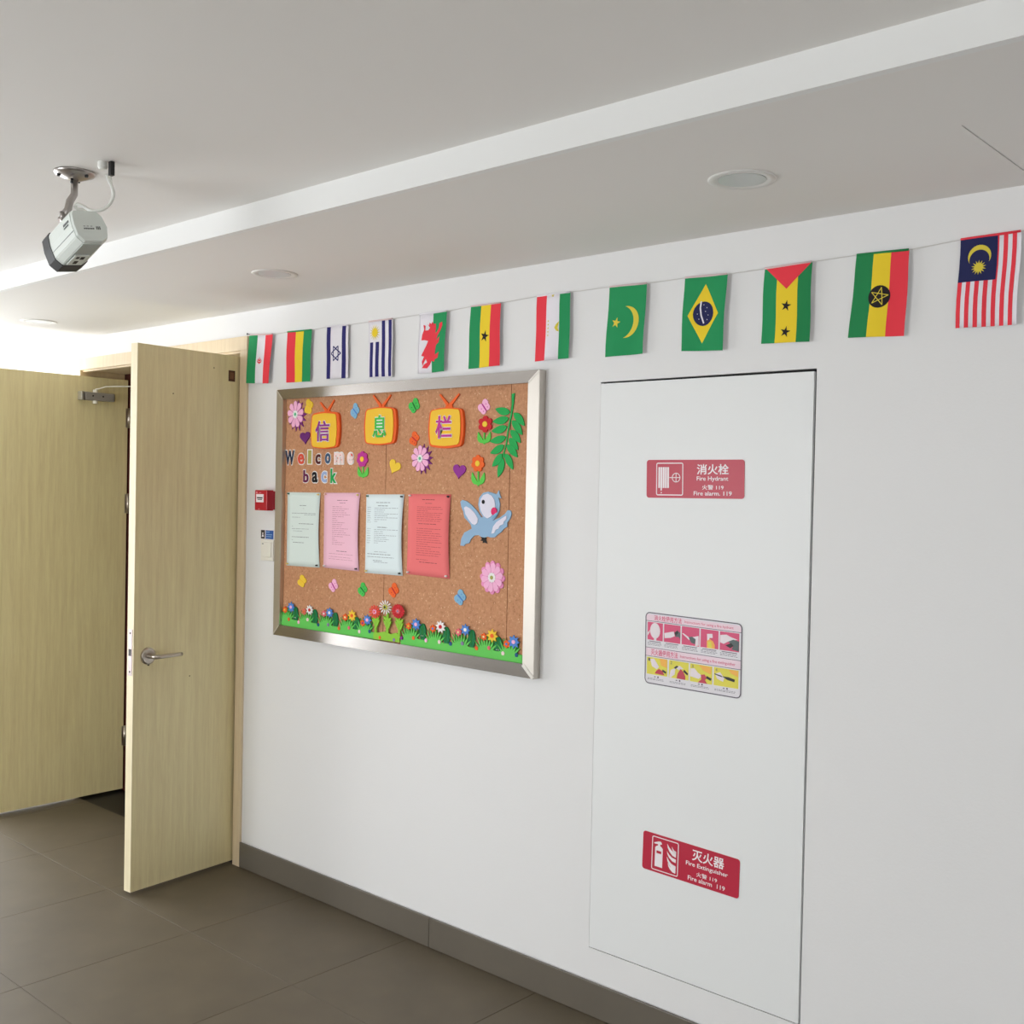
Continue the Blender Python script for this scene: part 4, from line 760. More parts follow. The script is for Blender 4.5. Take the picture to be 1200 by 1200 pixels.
def crescent(u, v, r, r2, du, dv, n=18):
    """outer arc minus a shifted inner circle, in flag units"""
    d = math.hypot(du, dv); a = math.atan2(dv, du)
    c = (r*r-r2*r2+d*d)/(2*d); h = math.sqrt(max(r*r-c*c, 0)); t1 = math.atan2(h, c); t2 = math.atan2(h, c-d)
    o = [(r*math.cos(t1+(2*math.pi-2*t1)*i/n), r*math.sin(t1+(2*math.pi-2*t1)*i/n)) for i in range(n+1)]
    w = [(d+r2*math.cos(-t2-(2*math.pi-2*t2)*i/n), r2*math.sin(-t2-(2*math.pi-2*t2)*i/n)) for i in range(n+1)]
    P = o+w[1:-1]; return [(u+x*math.cos(a)-y*math.sin(a), v+(x*math.sin(a)+y*math.cos(a))*AS) for x, y in P]
def dragon():
    body = [(0.30, 0.17), (0.36, 0.20), (0.38, 0.15), (0.44, 0.18), (0.47, 0.14), (0.52, 0.18), (0.60, 0.18), (0.62, 0.26), (0.60, 0.34), (0.66, 0.32), (0.72, 0.26), (0.74, 0.18), (0.84, 0.16), (0.86, 0.22), (0.80, 0.30), (0.70, 0.38), (0.66, 0.46), (0.74, 0.42), (0.78, 0.40), (0.76, 0.50), (0.66, 0.54), (0.64, 0.60), (0.62, 0.70), (0.72, 0.68), (0.78, 0.66), (0.74, 0.76), (0.62, 0.78), (0.60, 0.82), (0.50, 0.80), (0.44, 0.86), (0.34, 0.92), (0.16, 0.91), (0.24, 0.85), (0.34, 0.82), (0.30, 0.76), (0.22, 0.83), (0.18, 0.88), (0.16, 0.80), (0.24, 0.72), (0.14, 0.70), (0.24, 0.60), (0.30, 0.54), (0.36, 0.46), (0.24, 0.44), (0.12, 0.44), (0.14, 0.34), (0.20, 0.26), (0.16, 0.18), (0.24, 0.20), (0.24, 0.28), (0.34, 0.28), (0.40, 0.24)]
    return body
def build_flag(i, name, label, amp, draw, sleeve):
    Q = B['flags'][i]; F = Flag(Q, i*1.7, amp); o = thing(name, label, 'flag', (Q[0][0], -0.010, Q[3][1]), 'national flags on the string above the board')
    bm = NB(); F.cloth(bm, 0); mats = [CL['white']]
    def put(P, k, c):
        m = CL[c]
        if m not in mats: mats.append(m)
        F.layer(bm, P, 0.0004*k, mats.index(m))
    draw(put); obj('cloth', bm, mats, o, recalc=False)
    bm = NB(); a, b = Q[0], Q[1]
    tube(bm, [(a[0]+(b[0]-a[0])*t, F.pos(t, 0, 0.0004)[1]*0.4-0.006, a[1]+(b[1]-a[1])*t+0.002) for t in (0.0, 0.25, 0.5, 0.75, 0.98)], 0.0030, 8)
    obj('sleeve', bm, CL[sleeve], o)
def f1(p):
    p(R_(0, .37), 1, 'green'); p(R_(.68, 1), 1, 'red')
    p(crescent(.50, .53, .085, .075, .0, -.035), 1, 'red'); p(seg((.50, .46), (.50, .60), .02), 1, 'red'); p(crescent(.50, .50, .06, .05, .0, -.03), 2, 'red')
def f2(p): p(R_(0, .34), 1, 'red'); p(R_(.34, .67), 1, 'yellow'); p(R_(.67, 1), 1, 'green')
def f3(p):
    p(R_(.02, .19), 1, 'navy'); p(R_(.74, .90), 1, 'navy'); c = (.46, .52); r = .24
    for s_ in (1, -1):
        T = [(c[0]+s_*r*math.cos(2*math.pi*k/3), c[1]+r*AS*math.sin(2*math.pi*k/3)) for k in range(3)]
        for k in range(3): p(seg(T[k], T[(k+1) % 3], .035), 1+(s_ > 0), 'navy')
def f4(p):
    p(R_(.56, .69, 0, .985), 1, 'navy'); p(R_(.83, .96, 0, .985), 1, 'navy'); p(R_(.06, .20, .37, .985), 1, 'navy'); p(R_(.31, .45, .37, .985), 1, 'navy')
    p(S_(.27, .20, .235, .10, 16), 1, 'gold'); p(C_(.27, .20, .115, 20), 2, 'yellow')
def f5(p): p(R_(.50, 1), 1, 'green'); p(dragon(), 2, 'red')
def f6(p): p(R_(0, .34), 1, 'green'); p(R_(.34, .68), 1, 'yellow'); p(R_(.68, 1), 1, 'red'); p(S_(.51, .50, .15, .057, 5, -math.pi/2+.25), 2, 'black')
def f7(p):
    p(R_(0, .31), 1, 'red'); p(R_(.70, 1), 1, 'green')
    p([(.62, .46), (.70, .42), (.66, .52), (.70, .58), (.62, .56), (.57, .51)], 2, 'gold')
    for k in range(5): p(S_(.38, .40+.055*k, .03, .012, 5), 1, 'gold')
    p(S_(.5, .012, .05, .02, 5), 1, 'gold')
def f8(p): p(R_(0, 1), 1, 'green'); p(crescent(.50, .52, .34, .36, -.16, 0), 2, 'gold'); p(S_(.25, .52, .12, .047, 5, -math.pi/2+.2), 2, 'gold')
def f9(p):
    p(R_(0, 1), 1, 'green'); p([(.50, .10), (.86, .50), (.48, .90), (.13, .52)], 2, 'yellow'); p(C_(.50, .50, .245), 3, 'night')
    A = [(.43, .33), (.42, .42), (.45, .52), (.52, .63)]
    for a, b in zip(A, A[1:]): p(seg(a, b, .035), 4, 'white')
    for k, (a, b) in enumerate(((.58, .42), (.62, .52), (.55, .47), (.36, .50), (.60, .58), (.50, .38), (.40, .57))): p(C_(a, b, .010, 6), 4, 'white')
def f10(p): p(R_(0, .28), 1, 'green'); p(R_(.28, .73), 1, 'yellow'); p(R_(.73, 1), 1, 'darkgreen'); p([(.03, 0), (.98, 0), (.50, .30)], 2, 'red'); p(S_(.50, .52, .115, .043, 5, -math.pi/2+.2), 2, 'black'); p(S_(.50, .86, .115, .043, 5, -math.pi/2+.2), 2, 'black')
def f11(p):
    p(R_(0, .34), 1, 'darkgreen'); p(R_(.34, .67), 1, 'yellow'); p(R_(.67, 1), 1, 'red'); p(C_(.50, .52, .20), 2, 'black')
    V = [(.50+.165*math.sin(2*math.pi*k/5+.2), .52-.165*AS*math.cos(2*math.pi*k/5+.2)) for k in range(5)]
    for k in range(5): p(seg(V[k], V[(k+2) % 5], .014), 3, 'gold')
def f12(p):
    for k in range(7): p(R_(k/7+.0, k/7+.0715), 1, 'red')
    p([(0, 0), (.62, 0), (.62, .485), (0, .485)], 2, 'night'); p(crescent(.33, .21, .19, .165, .0, .055), 3, 'gold'); p(S_(.33, .335, .125, .065, 14), 4, 'gold')
FL = [('flag', 'green white and red striped flag with a small red emblem, leftmost over the door frame', .008, f1, 'sleeve'),
 ('flag', 'red yellow and green plain striped flag, second from the doorway', .004, f2, 'green'),
 ('flag', 'white flag with two dark blue stripes and a six-pointed star outline', .006, f3, 'white'),
 ('flag', 'white and blue striped flag with a yellow sun in the corner', .004, f4, 'sleeve'),
 ('flag', 'white and green flag with a red dragon', .005, f5, 'white'),
 ('flag', 'green yellow and red flag with one black star', .005, f6, 'sleeve'),
 ('flag', 'red white and green flag with a small yellow crown', .007, f7, 'white'),
 ('flag', 'all green flag with yellow crescent and star', .004, f8, 'sleeve'),
 ('flag', 'green flag with yellow diamond and dark blue globe', .005, f9, 'sleeve'),
 ('flag', 'green and yellow flag with red triangle and two black stars', .004, f10, 'sleeve'),
 ('flag', 'green yellow and red flag with a dark disc holding a yellow star outline', .004, f11, 'darkgreen'),
 ('flag', 'red and white striped flag with dark blue canton, crescent and sun, rightmost', .005, f12, 'red')]
for i, (n_, lab, amp, fn, sl) in enumerate(FL): build_flag(i, n_, lab, amp, fn, sl)
bm = NB(); P = [(-3.7516, -0.008, 2.1612)]
for i in range(12):
    Q = B['flags'][i]; P += [(Q[0][0], -0.009, Q[0][1]+0.002), (Q[1][0], -0.009, Q[1][1]+0.002)]
P += [(-0.62, -0.009, 2.160), (-0.2, -0.008, 2.165)]
tube(bm, P, 0.0010, 6); tg(obj('bunting_string', bm, mat('string', (214, 212, 208), 0.9)), 'thin white string carrying the row of flags along the wall', 'string')
nl = NB(); lathe(nl, (-3.752, 0, 2.163), (0, -1, 0), [(-0.005, 0.0014), (0.012, 0.0014), (0.012, 0.004), (0.0135, 0.004)], 10)
tg(obj('nail', nl, BLACK), 'dark nail holding the left end of the flag string', 'nail')
nl = NB(); lathe(nl, (-0.2, 0, 2.166), (0, -1, 0), [(-0.005, 0.0014), (0.012, 0.0014), (0.012, 0.004), (0.0135, 0.004)], 10)
tg(obj('nail', nl, BLACK), 'nail holding the right end of the flag string, past the last flag', 'nail')

# ------------------------------------------------------------------ cork board
BX0, BX1, BZ0, BZ1 = -3.524, -2.181, 0.974, 1.926       # outer front edge
IX0, IX1, IZ0, IZ1 = -3.484, -2.229, 1.016, 1.888       # opening of the frame
CY = -0.012                                              # face of the cork
bd = thing('notice_board', 'large cork notice board in a brushed steel frame', 'notice board', ((BX0+BX1)/2, 0, BZ0))
FR = -0.030
def railmesh(name, P, m):
    bm = NB(); ext(bm, P, -0.0005, FR)
    bmesh.ops.recalc_face_normals(bm, faces=bm.faces[:])
    fe = [e for e in bm.edges if all(abs(v.co.y-FR) < 1e-6 for v in e.verts)]
    bmesh.ops.bevel(bm, geom=fe, offset=0.0012, segments=2, affect='EDGES'); return obj(name, bm, m, bd)
g = 0.0004
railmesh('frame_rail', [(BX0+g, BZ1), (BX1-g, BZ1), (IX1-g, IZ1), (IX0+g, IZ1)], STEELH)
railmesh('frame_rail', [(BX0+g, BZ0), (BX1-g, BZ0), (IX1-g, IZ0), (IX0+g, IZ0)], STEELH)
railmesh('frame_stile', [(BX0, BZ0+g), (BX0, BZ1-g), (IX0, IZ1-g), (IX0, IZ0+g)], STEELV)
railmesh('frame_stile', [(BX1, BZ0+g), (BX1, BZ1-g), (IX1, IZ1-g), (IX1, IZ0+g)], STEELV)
CC = mat('corner_cap', (226, 222, 214), 0.3, 0.6)
for (ox, oz, ix, iz) in ((BX0, BZ1, IX0, IZ1), (BX1, BZ1, IX1, IZ1), (BX0, BZ0, IX0, IZ0), (BX1, BZ0, IX1, IZ0)):
    dx, dz = ix-ox, iz-oz; L_ = math.hypot(dx, dz); px, pz = -dz/L_*0.0022, dx/L_*0.0022
    if (ox, oz) == (BX1, BZ0): px, pz = px*2.6, pz*2.6
    bm = NB(); ext(bm, [(ox+dx*.05+px, oz+dz*.05+pz), (ix-dx*.05+px, iz-dz*.05+pz), (ix-dx*.05-px, iz-dz*.05-pz), (ox+dx*.05-px, oz+dz*.05-pz)], FR+0.001, FR-0.0012); obj('corner_cap', bm, CC, bd)
bm = NB(); box(bm, IX0-0.01, IX1+0.01, -0.006, -0.001, IZ0-0.01, IZ1+0.01); obj('backing', bm, mat('board_gap', (70, 44, 30), 0.9), bd)
seams = [IX0-0.008, -2.900, -2.313, IX1+0.008]
for a, b in zip(seams, seams[1:]):
    bm = NB(); box(bm, a+0.0013, b-0.0013, CY, -0.006, IZ0-0.008, IZ1+0.008); obj('cork_panel', bm, CORK, bd)

def item(name, label, cat, bbx, group=None): return thing(name, label, cat, ((bbx[0]+bbx[1])/2, CY, bbx[2]), group)
def P1(name, P, y0, y1, m, parent): bm = NB(); ext(bm, P, y0, y1); return obj(name, bm, m, parent)
T = 0.0028
# television shaped signs with their characters
def tvset(n, ch, c1, label):
    x0, x1, z0, z1 = B['tv%d' % n]; sx0, sx1, sz0, sz1 = B['tvs%d' % n]; a, j, b = B['ant%d' % n]
    sx1 = min(sx1, x1-0.010)
    t = item('foam_television', label, 'sign', (x0, x1, z0, z1), 'television shaped title signs')
    P1('casing', rrect(x0, x1, z0, z1, 0.018, 5, 0.005), CY, CY-0.010, FO['orange'], t)
    bm = NB(); zt_ = z1-0.004
    ext(bm, [(j[0]-0.022, zt_), (j[0]+0.022, zt_), (j[0]+0.012, j[1]+0.008), (j[0], j[1]+0.004), (j[0]-0.012, j[1]+0.008)], CY, CY-0.0045); ob = obj('antenna_base', bm, FO['orange'], t)
    for q in (a, b):
        dx, dz = q[0]-j[0], q[1]-j[1]; L_ = math.hypot(dx, dz); px, pz = -dz/L_, dx/L_
        s0 = (j[0]+dx*0.1, j[1]+dz*0.1)
        P1('antenna', [(s0[0]+px*0.006, s0[1]+pz*0.006), (q[0]+px*0.0028, q[1]+pz*0.0028), (q[0]-px*0.0028, q[1]-pz*0.0028), (s0[0]-px*0.006, s0[1]-pz*0.006)], CY-0.001, CY-0.005, FO['orange'], t)
    P1('screen', rrect(sx0, sx1, sz0, sz1, 0.014, 5, 0.004), CY-0.010, CY-0.013, FO['screen'], t)
    q = B['ch%d' % n]
    bm = NB(); text(bm, ch, *q, CY-0.0131, 0, 0.040, 0.0010, ref=0.02); w = obj('character_backing', bm, FO['white'], t)
    bm = NB(); text(bm, ch, *q, CY-0.0143, 0, 0.012, 0.0016, ref=0.02); k = obj('character', bm, FO[c1], t)
tvset(1, '信', 'purple', 'orange foam television sign with purple character, left of three')
tvset(2, '息', 'green', 'orange foam television sign with green character, middle of three')
tvset(3, '栏', 'magenta', 'orange foam television sign with magenta character, right of three')

# foam letters
def letter(key, ch, c, label, outline='white'):
    q = B[key]; t = item('foam_letter', label, 'letter', q, 'foam letters spelling Welcome back')
    bm = NB(); text(bm, ch, *q, CY, 0, 0.075, 0.0012, ref=0.04); obj('outline', bm, FO[outline], t)
    bm = NB(); text(bm, ch, *q, CY-0.0012, 0, 0.028, 0.0016, ref=0.04); obj('face', bm, FO[c], t); return t
letter('w_W', 'W', 'navy', 'large dark navy foam letter W starting the word Welcome')
letter('w_e', 'e', 'coral', 'coral red foam letter e following the large W')
letter('w_l', 'l', 'olive', 'thin olive yellow foam letter l in Welcome')
letter('w_c', 'c', 'brown', 'dark brown foam letter c in Welcome')
letter('w_o', 'o', 'steel', 'steel blue foam letter o in Welcome')
t = letter('w_m', 'm', 'blush', 'pale blush foam letter m in Welcome')
bm = NB(); q = B['w_m']
for k, (a, b) in enumerate(((.2, .7), (.42, .5), (.68, .75), (.8, .35), (.3, .25))): ext(bm, circ(q[0]+(q[1]-q[0])*a, q[2]+(q[3]-q[2])*b, 0.0022, 6), CY-0.0028, CY-0.0032)
obj('speckle', bm, FO['coral'], t)
t = letter('w_E', 'e', 'blush', 'pale foam letter e with a red patch, ending Welcome'); q = B['w_E']
P1('patch', [(q[0]+.020, q[3]-.004), (q[0]+.030, q[3]-.006), (q[0]+.032, q[3]-.014), (q[0]+.024, q[3]-.013)], CY-0.0028, CY-0.0034, FO['coral'], t)
letter('b_b', 'b', 'plum', 'plum foam letter b starting the word back')
letter('b_a', 'a', 'black', 'black foam letter a in the word back')
letter('b_c', 'c', 'lilac', 'pale lilac blue foam letter c in the word back')
letter('b_k', 'k', 'fern', 'green and white foam letter k ending the word back')

# hearts and small flyers
def one(name, cat, label, key, P, c, group=None, th=T):
    bm = NB(); ext(bm, P, CY, CY-th); return tg(obj(name, bm, FO[c]), label, cat, group)
one('foam_heart', 'heart', 'dark purple foam heart under the top left pink daisy', 'heart1', heart(*B['heart1'], 0.1), 'violet', 'foam hearts', 0.004)
one('foam_heart', 'heart', 'yellow foam heart below the middle television sign', 'heart_y', heart(*B['heart_y'], -0.45), 'yellow', 'foam hearts')
one('foam_heart', 'heart', 'purple foam heart left of the orange flower', 'heart2', heart(*B['heart2'], -0.1), 'purple', 'foam hearts', 0.004)
BW = [(0.02, 0.10), (0.22, 0.42), (0.44, 0.40), (0.34, 0.78), (0.04, 0.98), (-0.14, 0.72), (-0.08, 0.5), (-0.44, 0.62), (-0.52, 0.30), (-0.34, 0.06), (-0.46, -0.3), (-0.22, -0.46), (-0.04, -0.2)]
def butterfly(key, c, label, rot, dark):
    q = B[key]; x0, x1, z0, z1 = q
    wing = []
    for s_, (cx, cz, r, rz) in enumerate(((0.30, 0.26, 0.27, 0.30), (0.24, -0.26, 0.20, 0.22))): pass
    pts = []
    for i in range(40):                     # two pairs of wings as one rounded outline
        a = 2*math.pi*i/40; r = 0.34+0.66*abs(math.cos(1.0*a))**0.8*(1 if math.sin(a) > 0 else 0.80)*(0.62+0.38*abs(math.sin(a)*1.5 if abs(math.sin(a)) < 0.66 else 1))
        pts.append((r*math.cos(a), r*math.sin(a)*1.15))
    c_, s_ = math.cos(rot), math.sin(rot); F_ = lambda P: [(p[0]*c_-p[1]*s_, p[0]*s_+p[1]*c_) for p in P]
    R = F_(pts); ax0, ax1 = min(p[0] for p in R), max(p[0] for p in R); az0, az1 = min(p[1] for p in R), max(p[1] for p in R)
    mp = lambda P: [(x0+(p[0]-ax0)/(ax1-ax0)*(x1-x0), z0+(p[1]-az0)/(az1-az0)*(z1-z0)) for p in P]
    t = item('foam_butterfly', label, 'butterfly', q, 'small foam butterflies')
    P1('wings', mp(R), CY, CY-T, FO[c], t)
    P1('body', mp(F_([(0.0, 0.62), (0.07, 0.35), (0.07, -0.4), (0, -0.62), (-0.07, -0.4), (-0.07, 0.35)])), CY-T, CY-T-0.0012, FO[dark], t)
    bm = NB()
    for a, b in ((0.42, 0.1), (-0.42, 0.1), (0.36, -0.3), (-0.36, -0.3)): ext(bm, mp(F_(circ(a, b, 0.06, 8))), CY-T, CY-T-0.0004)
    obj('wing_spots', bm, FO[dark], t)
for a in (('yfly1', 'yellow', 'yellow foam butterfly beside the top left pink daisy', 1.2, 'screen'), ('bfly_blue1', 'skyblue', 'blue foam butterfly right of the left television sign', 0.9, 'blue'), ('bfly_green1', 'green', 'green foam butterfly at the top between two television signs', 0.6, 'deep'),
          ('bfly_or1', 'orange', 'orange foam butterfly above the central pink daisy', 1.0, 'red'), ('bfly_pink1', 'pink', 'pink foam butterfly above the red flower', 0.7, 'magenta'), ('bf_y2', 'yellow', 'yellow foam butterfly under the leftmost paper', 1.0, 'screen'),
          ('bf_p2', 'pink', 'pink foam butterfly under the pink paper', 0.7, 'magenta'), ('bf_g2', 'green', 'green foam butterfly left of the cork seam, under the papers', 0.9, 'deep'), ('bf_o2', 'orange', 'orange foam butterfly below the gap before the red paper', 0.8, 'red'), ('bf_b2', 'skyblue', 'blue foam butterfly below the red paper, left of the pale pink daisy', 0.9, 'blue')):
    butterfly(a[0], a[1], a[2], a[3], a[4])

# large daisies: pointed back layer, eight petals, white middle, small centre
def daisy(key, label, back, front, centre, np_, bshift, nb, sharp=False):
    x0, x1, z0, z1 = B[key]; cx, cz = (x0+x1)/2, (z0+z1)/2; rx, rz = (x1-x0)/2, (z1-z0)/2; sx = rx/rz
    t = item('foam_daisy', label, 'flower', (x0, x1, z0, z1), 'large foam daisies')
    if bshift: cxb, czb, rb = cx+bshift[0], cz+bshift[1], rz*1.08
    else: cxb, czb, rb = cx, cz, rz
    P1('back_petals', star(cxb, czb, rb*1.04, rb*0.62, nb, 0.1, sx) if not sharp else lobes(cxb, czb, rb*sx, rb, nb, 0.2), CY, CY-0.003, FO[back], t)
    yf = CY-0.003
    for k in range(np_):
        a = 2*math.pi*k/np_+0.2; y1_ = yf-0.0022-0.0003*(k % 2)
        P1('petal', petal(cx, cz, a, rz*0.16, rz*(0.98 if bshift else 0.88), rz*0.86*math.pi/np_, 8, sx), yf, y1_, FO[front], t)
    w = P1('middle', lobes(cx, cz, rz*0.30*sx, rz*0.30, np_, 0.2), yf, yf-0.0032, FO['white'], t)
    P1('centre', circ(cx, cz, rz*0.12*sx, 12, rz*0.12), yf-0.0032, yf-0.0042, FO[centre], t)
daisy('daisy1', 'pink and purple foam daisy at the top left corner of the board', 'deeppurple', 'pink', 'mint', 9, (0.008, -0.006), 14)
daisy('daisy2', 'pink and purple foam daisy in the middle, under the orange butterfly', 'deeppurple', 'pink', 'mint', 9, (0.010, -0.002), 14)
daisy('daisy3', 'pale pink foam daisy below the blue bird', 'rosepink', 'pink', 'olive', 10, None, 12, True)

# flowers with a pair of leaves
def potflower(key, lkey, label, petals, centre, n, depth):
    x0, x1, z0, z1 = B[key]; l0, l1, m0, m1 = B[lkey]; cx, cz = (x0+x1)/2, (z0+z1)/2
    t = thing('foam_flower', label, 'flower', (cx, CY, m0), 'foam flowers with leaves')
    P1('petals', lobes(cx, cz, (x1-x0)/2, (z1-z0)/2, n, depth), CY-0.001, CY-0.005, FO[petals], t)
    P1('centre', circ(cx, cz, (x1-x0)*0.17, 16, (z1-z0)*0.17), CY-0.005, CY-0.0065, FO[centre], t)
    bx = (l0+l1)/2
    bm = NB(); ext(bm, [(bx-0.003, m0), (bx+0.003, m0), (bx+0.0025, z0+0.004), (bx-0.0025, z0+0.004)], CY, CY-0.003); s = obj('stalk', bm, FO['leafgreen'], t)
    for sgn, xe in ((-1, l0), (1, l1)): P1('leaf', leafshape((bx, m0+0.004), (xe-sgn*0.003, m1), 0.0092, -0.0075*sgn), CY-0.0003, CY-0.0033, FO['leafgreen'], t)
potflower('pflower', 'pleaf', 'purple foam flower with orange centre and green leaves', 'magenta', 'screen', 7, 0.16)
potflower('rflower', 'rleaf', 'red foam flower with yellow centre and green leaves', 'red', 'yellow', 6, 0.28)
potflower('oflower', 'oleaf', 'orange foam flower with yellow centre and green leaves', 'orange', 'yellow', 7, 0.22)

# fern branch
fb = thing('foam_fern', 'long green foam fern branch hanging at the right side of the board', 'leaf branch', (-2.32, CY, 1.60))
bm = NB(); st = B['stem']; L_ = []; R2 = []
for i, p in enumerate(st):
    w = 0.0062 if i == 0 else 0.0042-0.0004*i; L_.append((p[0]-w, p[1]-w*0.2)); R2.append((p[0]+w, p[1]+w*0.2))
ext(bm, L_+R2[::-1], CY, CY-0.0032); ext(bm, [(-2.341, 1.658), (-2.336, 1.658), (-2.336, 1.672), (-2.342, 1.672)], CY, CY-0.003); obj('stem', bm, FO['fern'], fb)
for i, (a, b) in enumerate(B['leaves']): P1('leaf', leafshape(a, b, 0.0125 if i != 6 else 0.013, 0.002), CY-0.0004*(i % 3)-0.0008, CY-0.0036-0.0004*(i % 3), FO['fern'], fb)

# bird
bi = thing('foam_bird', 'pale blue foam bird with white face and pink cheek', 'bird', (-2.41, CY, 1.368))
P1('body', B['bird_body'], CY, CY-0.0035, FO['birdblue'], bi)
P1('face', B['bird_face'], CY-0.0035, CY-0.0055, FO['pale'], bi)
P1('wing_patch', B['bird_wl'], CY-0.0035, CY-0.0052, FO['pale'], bi); P1('wing_patch', B['bird_wr'], CY-0.0035, CY-0.0052, FO['pale'], bi)
q = B['bird_eye']; P1('eye', circ((q[0]+q[1])/2, (q[2]+q[3])/2, (q[1]-q[0])/2, 12), CY-0.0055, CY-0.0064, FO['black'], bi)
q = B['bird_cheek']; P1('cheek', circ((q[0]+q[1])/2, (q[2]+q[3])/2, (q[1]-q[0])/2, 16), CY-0.0055, CY-0.0068, FO['cheek'], bi)
P1('beak', B['bird_beak'], CY-0.0055, CY-0.0075, FO['skyblue'], bi); P1('feet', B['bird_feet'], CY-0.0002, CY-0.0022, FO['black'], bi)

# papers with pins
PG = 'papers pinned on the board'
def paper(i, c, label, lines, curl):
    Q = B['paper%d' % i]; f = sign(Q); pa = thing('pinned_paper', label, 'paper', (Q[3][0], CY, Q[3][1]), PG)
    def pos(u, v, k): x, z = f(u, v); return (x+(0.0035*math.sin(math.pi*v) if u > 0.5 else -0.002*math.sin(math.pi*v))*abs(2*u-1)*curl*-1, CY-0.0012-0.006*curl*math.sin(math.pi*v)**0.8*(0.25+0.75*u**2)-0.0015*math.sin(math.pi*u)-k, z)
    bm = NB(); N, M_ = 8, 12; A = [[[bm.verts.new(pos(a/N, b/M_, k)) for b in range(M_+1)] for a in range(N+1)] for k in (0, -0.0004)]
    for a in range(N):
        for b in range(M_):
            for t in (0, 1): g_ = bm.faces.new((A[t][a][b], A[t][a+1][b], A[t][a+1][b+1], A[t][a][b+1])); g_.smooth = True
    E = [(a, 0) for a in range(N)]+[(N, b) for b in range(M_)]+[(a, M_) for a in range(N, 0, -1)]+[(0, b) for b in range(M_, 0, -1)]
    for a, b in zip(E, E[1:]+E[:1]): bm.faces.new((A[0][a[0]][a[1]], A[0][b[0]][b[1]], A[1][b[0]][b[1]], A[1][a[0]][a[1]]))
    obj('sheet', bm, PAPER[c], pa)
    bm = NB(); rd = random.Random(i*11)
    for (v, u0, u1, h, heavy) in lines:
        u = u0
        while u < u1-0.01:
            w = min(rd.uniform(0.03, 0.12), u1-u); n_ = max(1, int(w/0.05))
            for s_ in range(n_):
                a, b = u+w*s_/n_, u+w*(s_+1)/n_
                fc = bm.faces.new([bm.verts.new(pos(x, y, 0.0005)) for x, y in ((a, v), (b, v), (b, v+h), (a, v+h))]); fc.material_index = heavy
            u += w+rd.uniform(0.008, 0.02)
    obj('print', bm, [INK[c], INK[c+'d']], pa, kind='stuff')
    return pos
l1 = [(.175, .40, .62, .006, 1), (.215, .50, .54, .004, 0), (.28, .16, .92, .005, 1), (.30, .55, .90, .005, 0), (.335, .16, .42, .005, 0), (.42, .38, .84, .006, 1), (.455, .16, .20, .005, 0), (.49, .16, .70, .005, 0), (.52, .20, .50, .005, 0), (.60, .16, .70, .006, 1), (.64, .16, .22, .005, 0), (.675, .20, .56, .006, 1)]
l2 = [(.095, .38, .68, .007, 1), (.13, .45, .62, .005, 1)]+[(.18+.026*k, .25, (.52, .72, .60, .66, .78, .58, .36, .40, .62, .55)[k % 10], .005, 0) for k in range(20)]+[(.76, .38, .68, .007, 1), (.80, .16, .86, .004, 0), (.84, .16, .80, .004, 0), (.87, .16, .84, .004, 0)]
l3 = [(.10, .28, .66, .006, 1), (.14, .33, .60, .007, 1)]+[(.17+.024*k, .24, (.88, .55, .5, .88, .6, .88, .58, .35)[k], .005, 0) for k in range(8)]+[(.16+.027*k, .04, .14, .005, 0) for k in range(8)]+[(.41, .33, .60, .007, 1)]+[(.44+.024*k, .24, (.90, .5, .5, .86, .6, .66, .58, .35)[k], .005, 0) for k in range(8)]+[(.43+.03*k, .04, .14, .005, 0) for k in range(7)]+[(.72, .25, .60, .005, 0), (.75, .06, .70, .006, 1), (.785, .06, .80, .006, 0), (.83, .22, .46, .006, 1), (.85, .24, .62, .005, 0)]
l4 = [(.065, .34, .64, .007, 1), (.11, .42, .58, .005, 1)]+[(.155+.024*k, .22, (.80, .84, .5, .84, .8, .78, .84)[k % 7], .005, 0) for k in range(8)]+[(.36, .26, .72, .006, 1)]+[(.42+.027*k, .22, (.82, .6, .8, .84, .76, .8, .84, .5)[k % 8], .005, 0) for k in range(13)]+[(.80, .22, .5, .005, 0), (.83, .30, .72, .006, 1)]
PS = [paper(1, 'mint', 'pale mint printed paper, leftmost of the four sheets', l1, 0.9), paper(2, 'pink', 'pink printed paper, second of the four sheets', l2, 1.0), paper(3, 'white', 'bluish white printed paper crossing the cork seam', l3, 1.1), paper(4, 'red', 'coral red printed paper, rightmost of the four sheets', l4, 1.0)]
pc = dict(g=mat('pin_green', (20, 84, 62), 0.3), y=mat('pin_yellow', (232, 206, 110), 0.3), k=BLACK, w=mat('pin_white', (240, 236, 232), 0.3), p=mat('pin_pink', (240, 190, 170), 0.3))
nm = dict(g='dark green', y='pale yellow', k='black', w='white', p='pale pink'); pap = ['mint paper', 'pink paper', 'bluish white paper', 'coral red paper']
for i, cs in enumerate(('gyyk', 'pywk', 'gkyk', 'wkww')):
    for j, (u, v, w) in enumerate(((.04, .022, 'top left'), (.95, .028, 'top right'), (.035, .975, 'bottom left'), (.93, .972, 'bottom right'))):
        x, y, z = PS[i](u, v, 0); bm = NB()
        lathe(bm, (x, y+0.004, z), (0.25, -1, 0.05), [(0, 0.0008), (0.004, 0.0008), (0.004, 0.0034), (0.0055, 0.0034), (0.0065, 0.0020), (0.0105, 0.0020), (0.0125, 0.0032), (0.0135, 0.0028)], 12)
        tg(obj('push_pin', bm, pc[cs[j]]), '%s push pin at the %s corner of the %s' % (nm[cs[j]], w, pap[i]), 'pin', 'push pins on the papers')

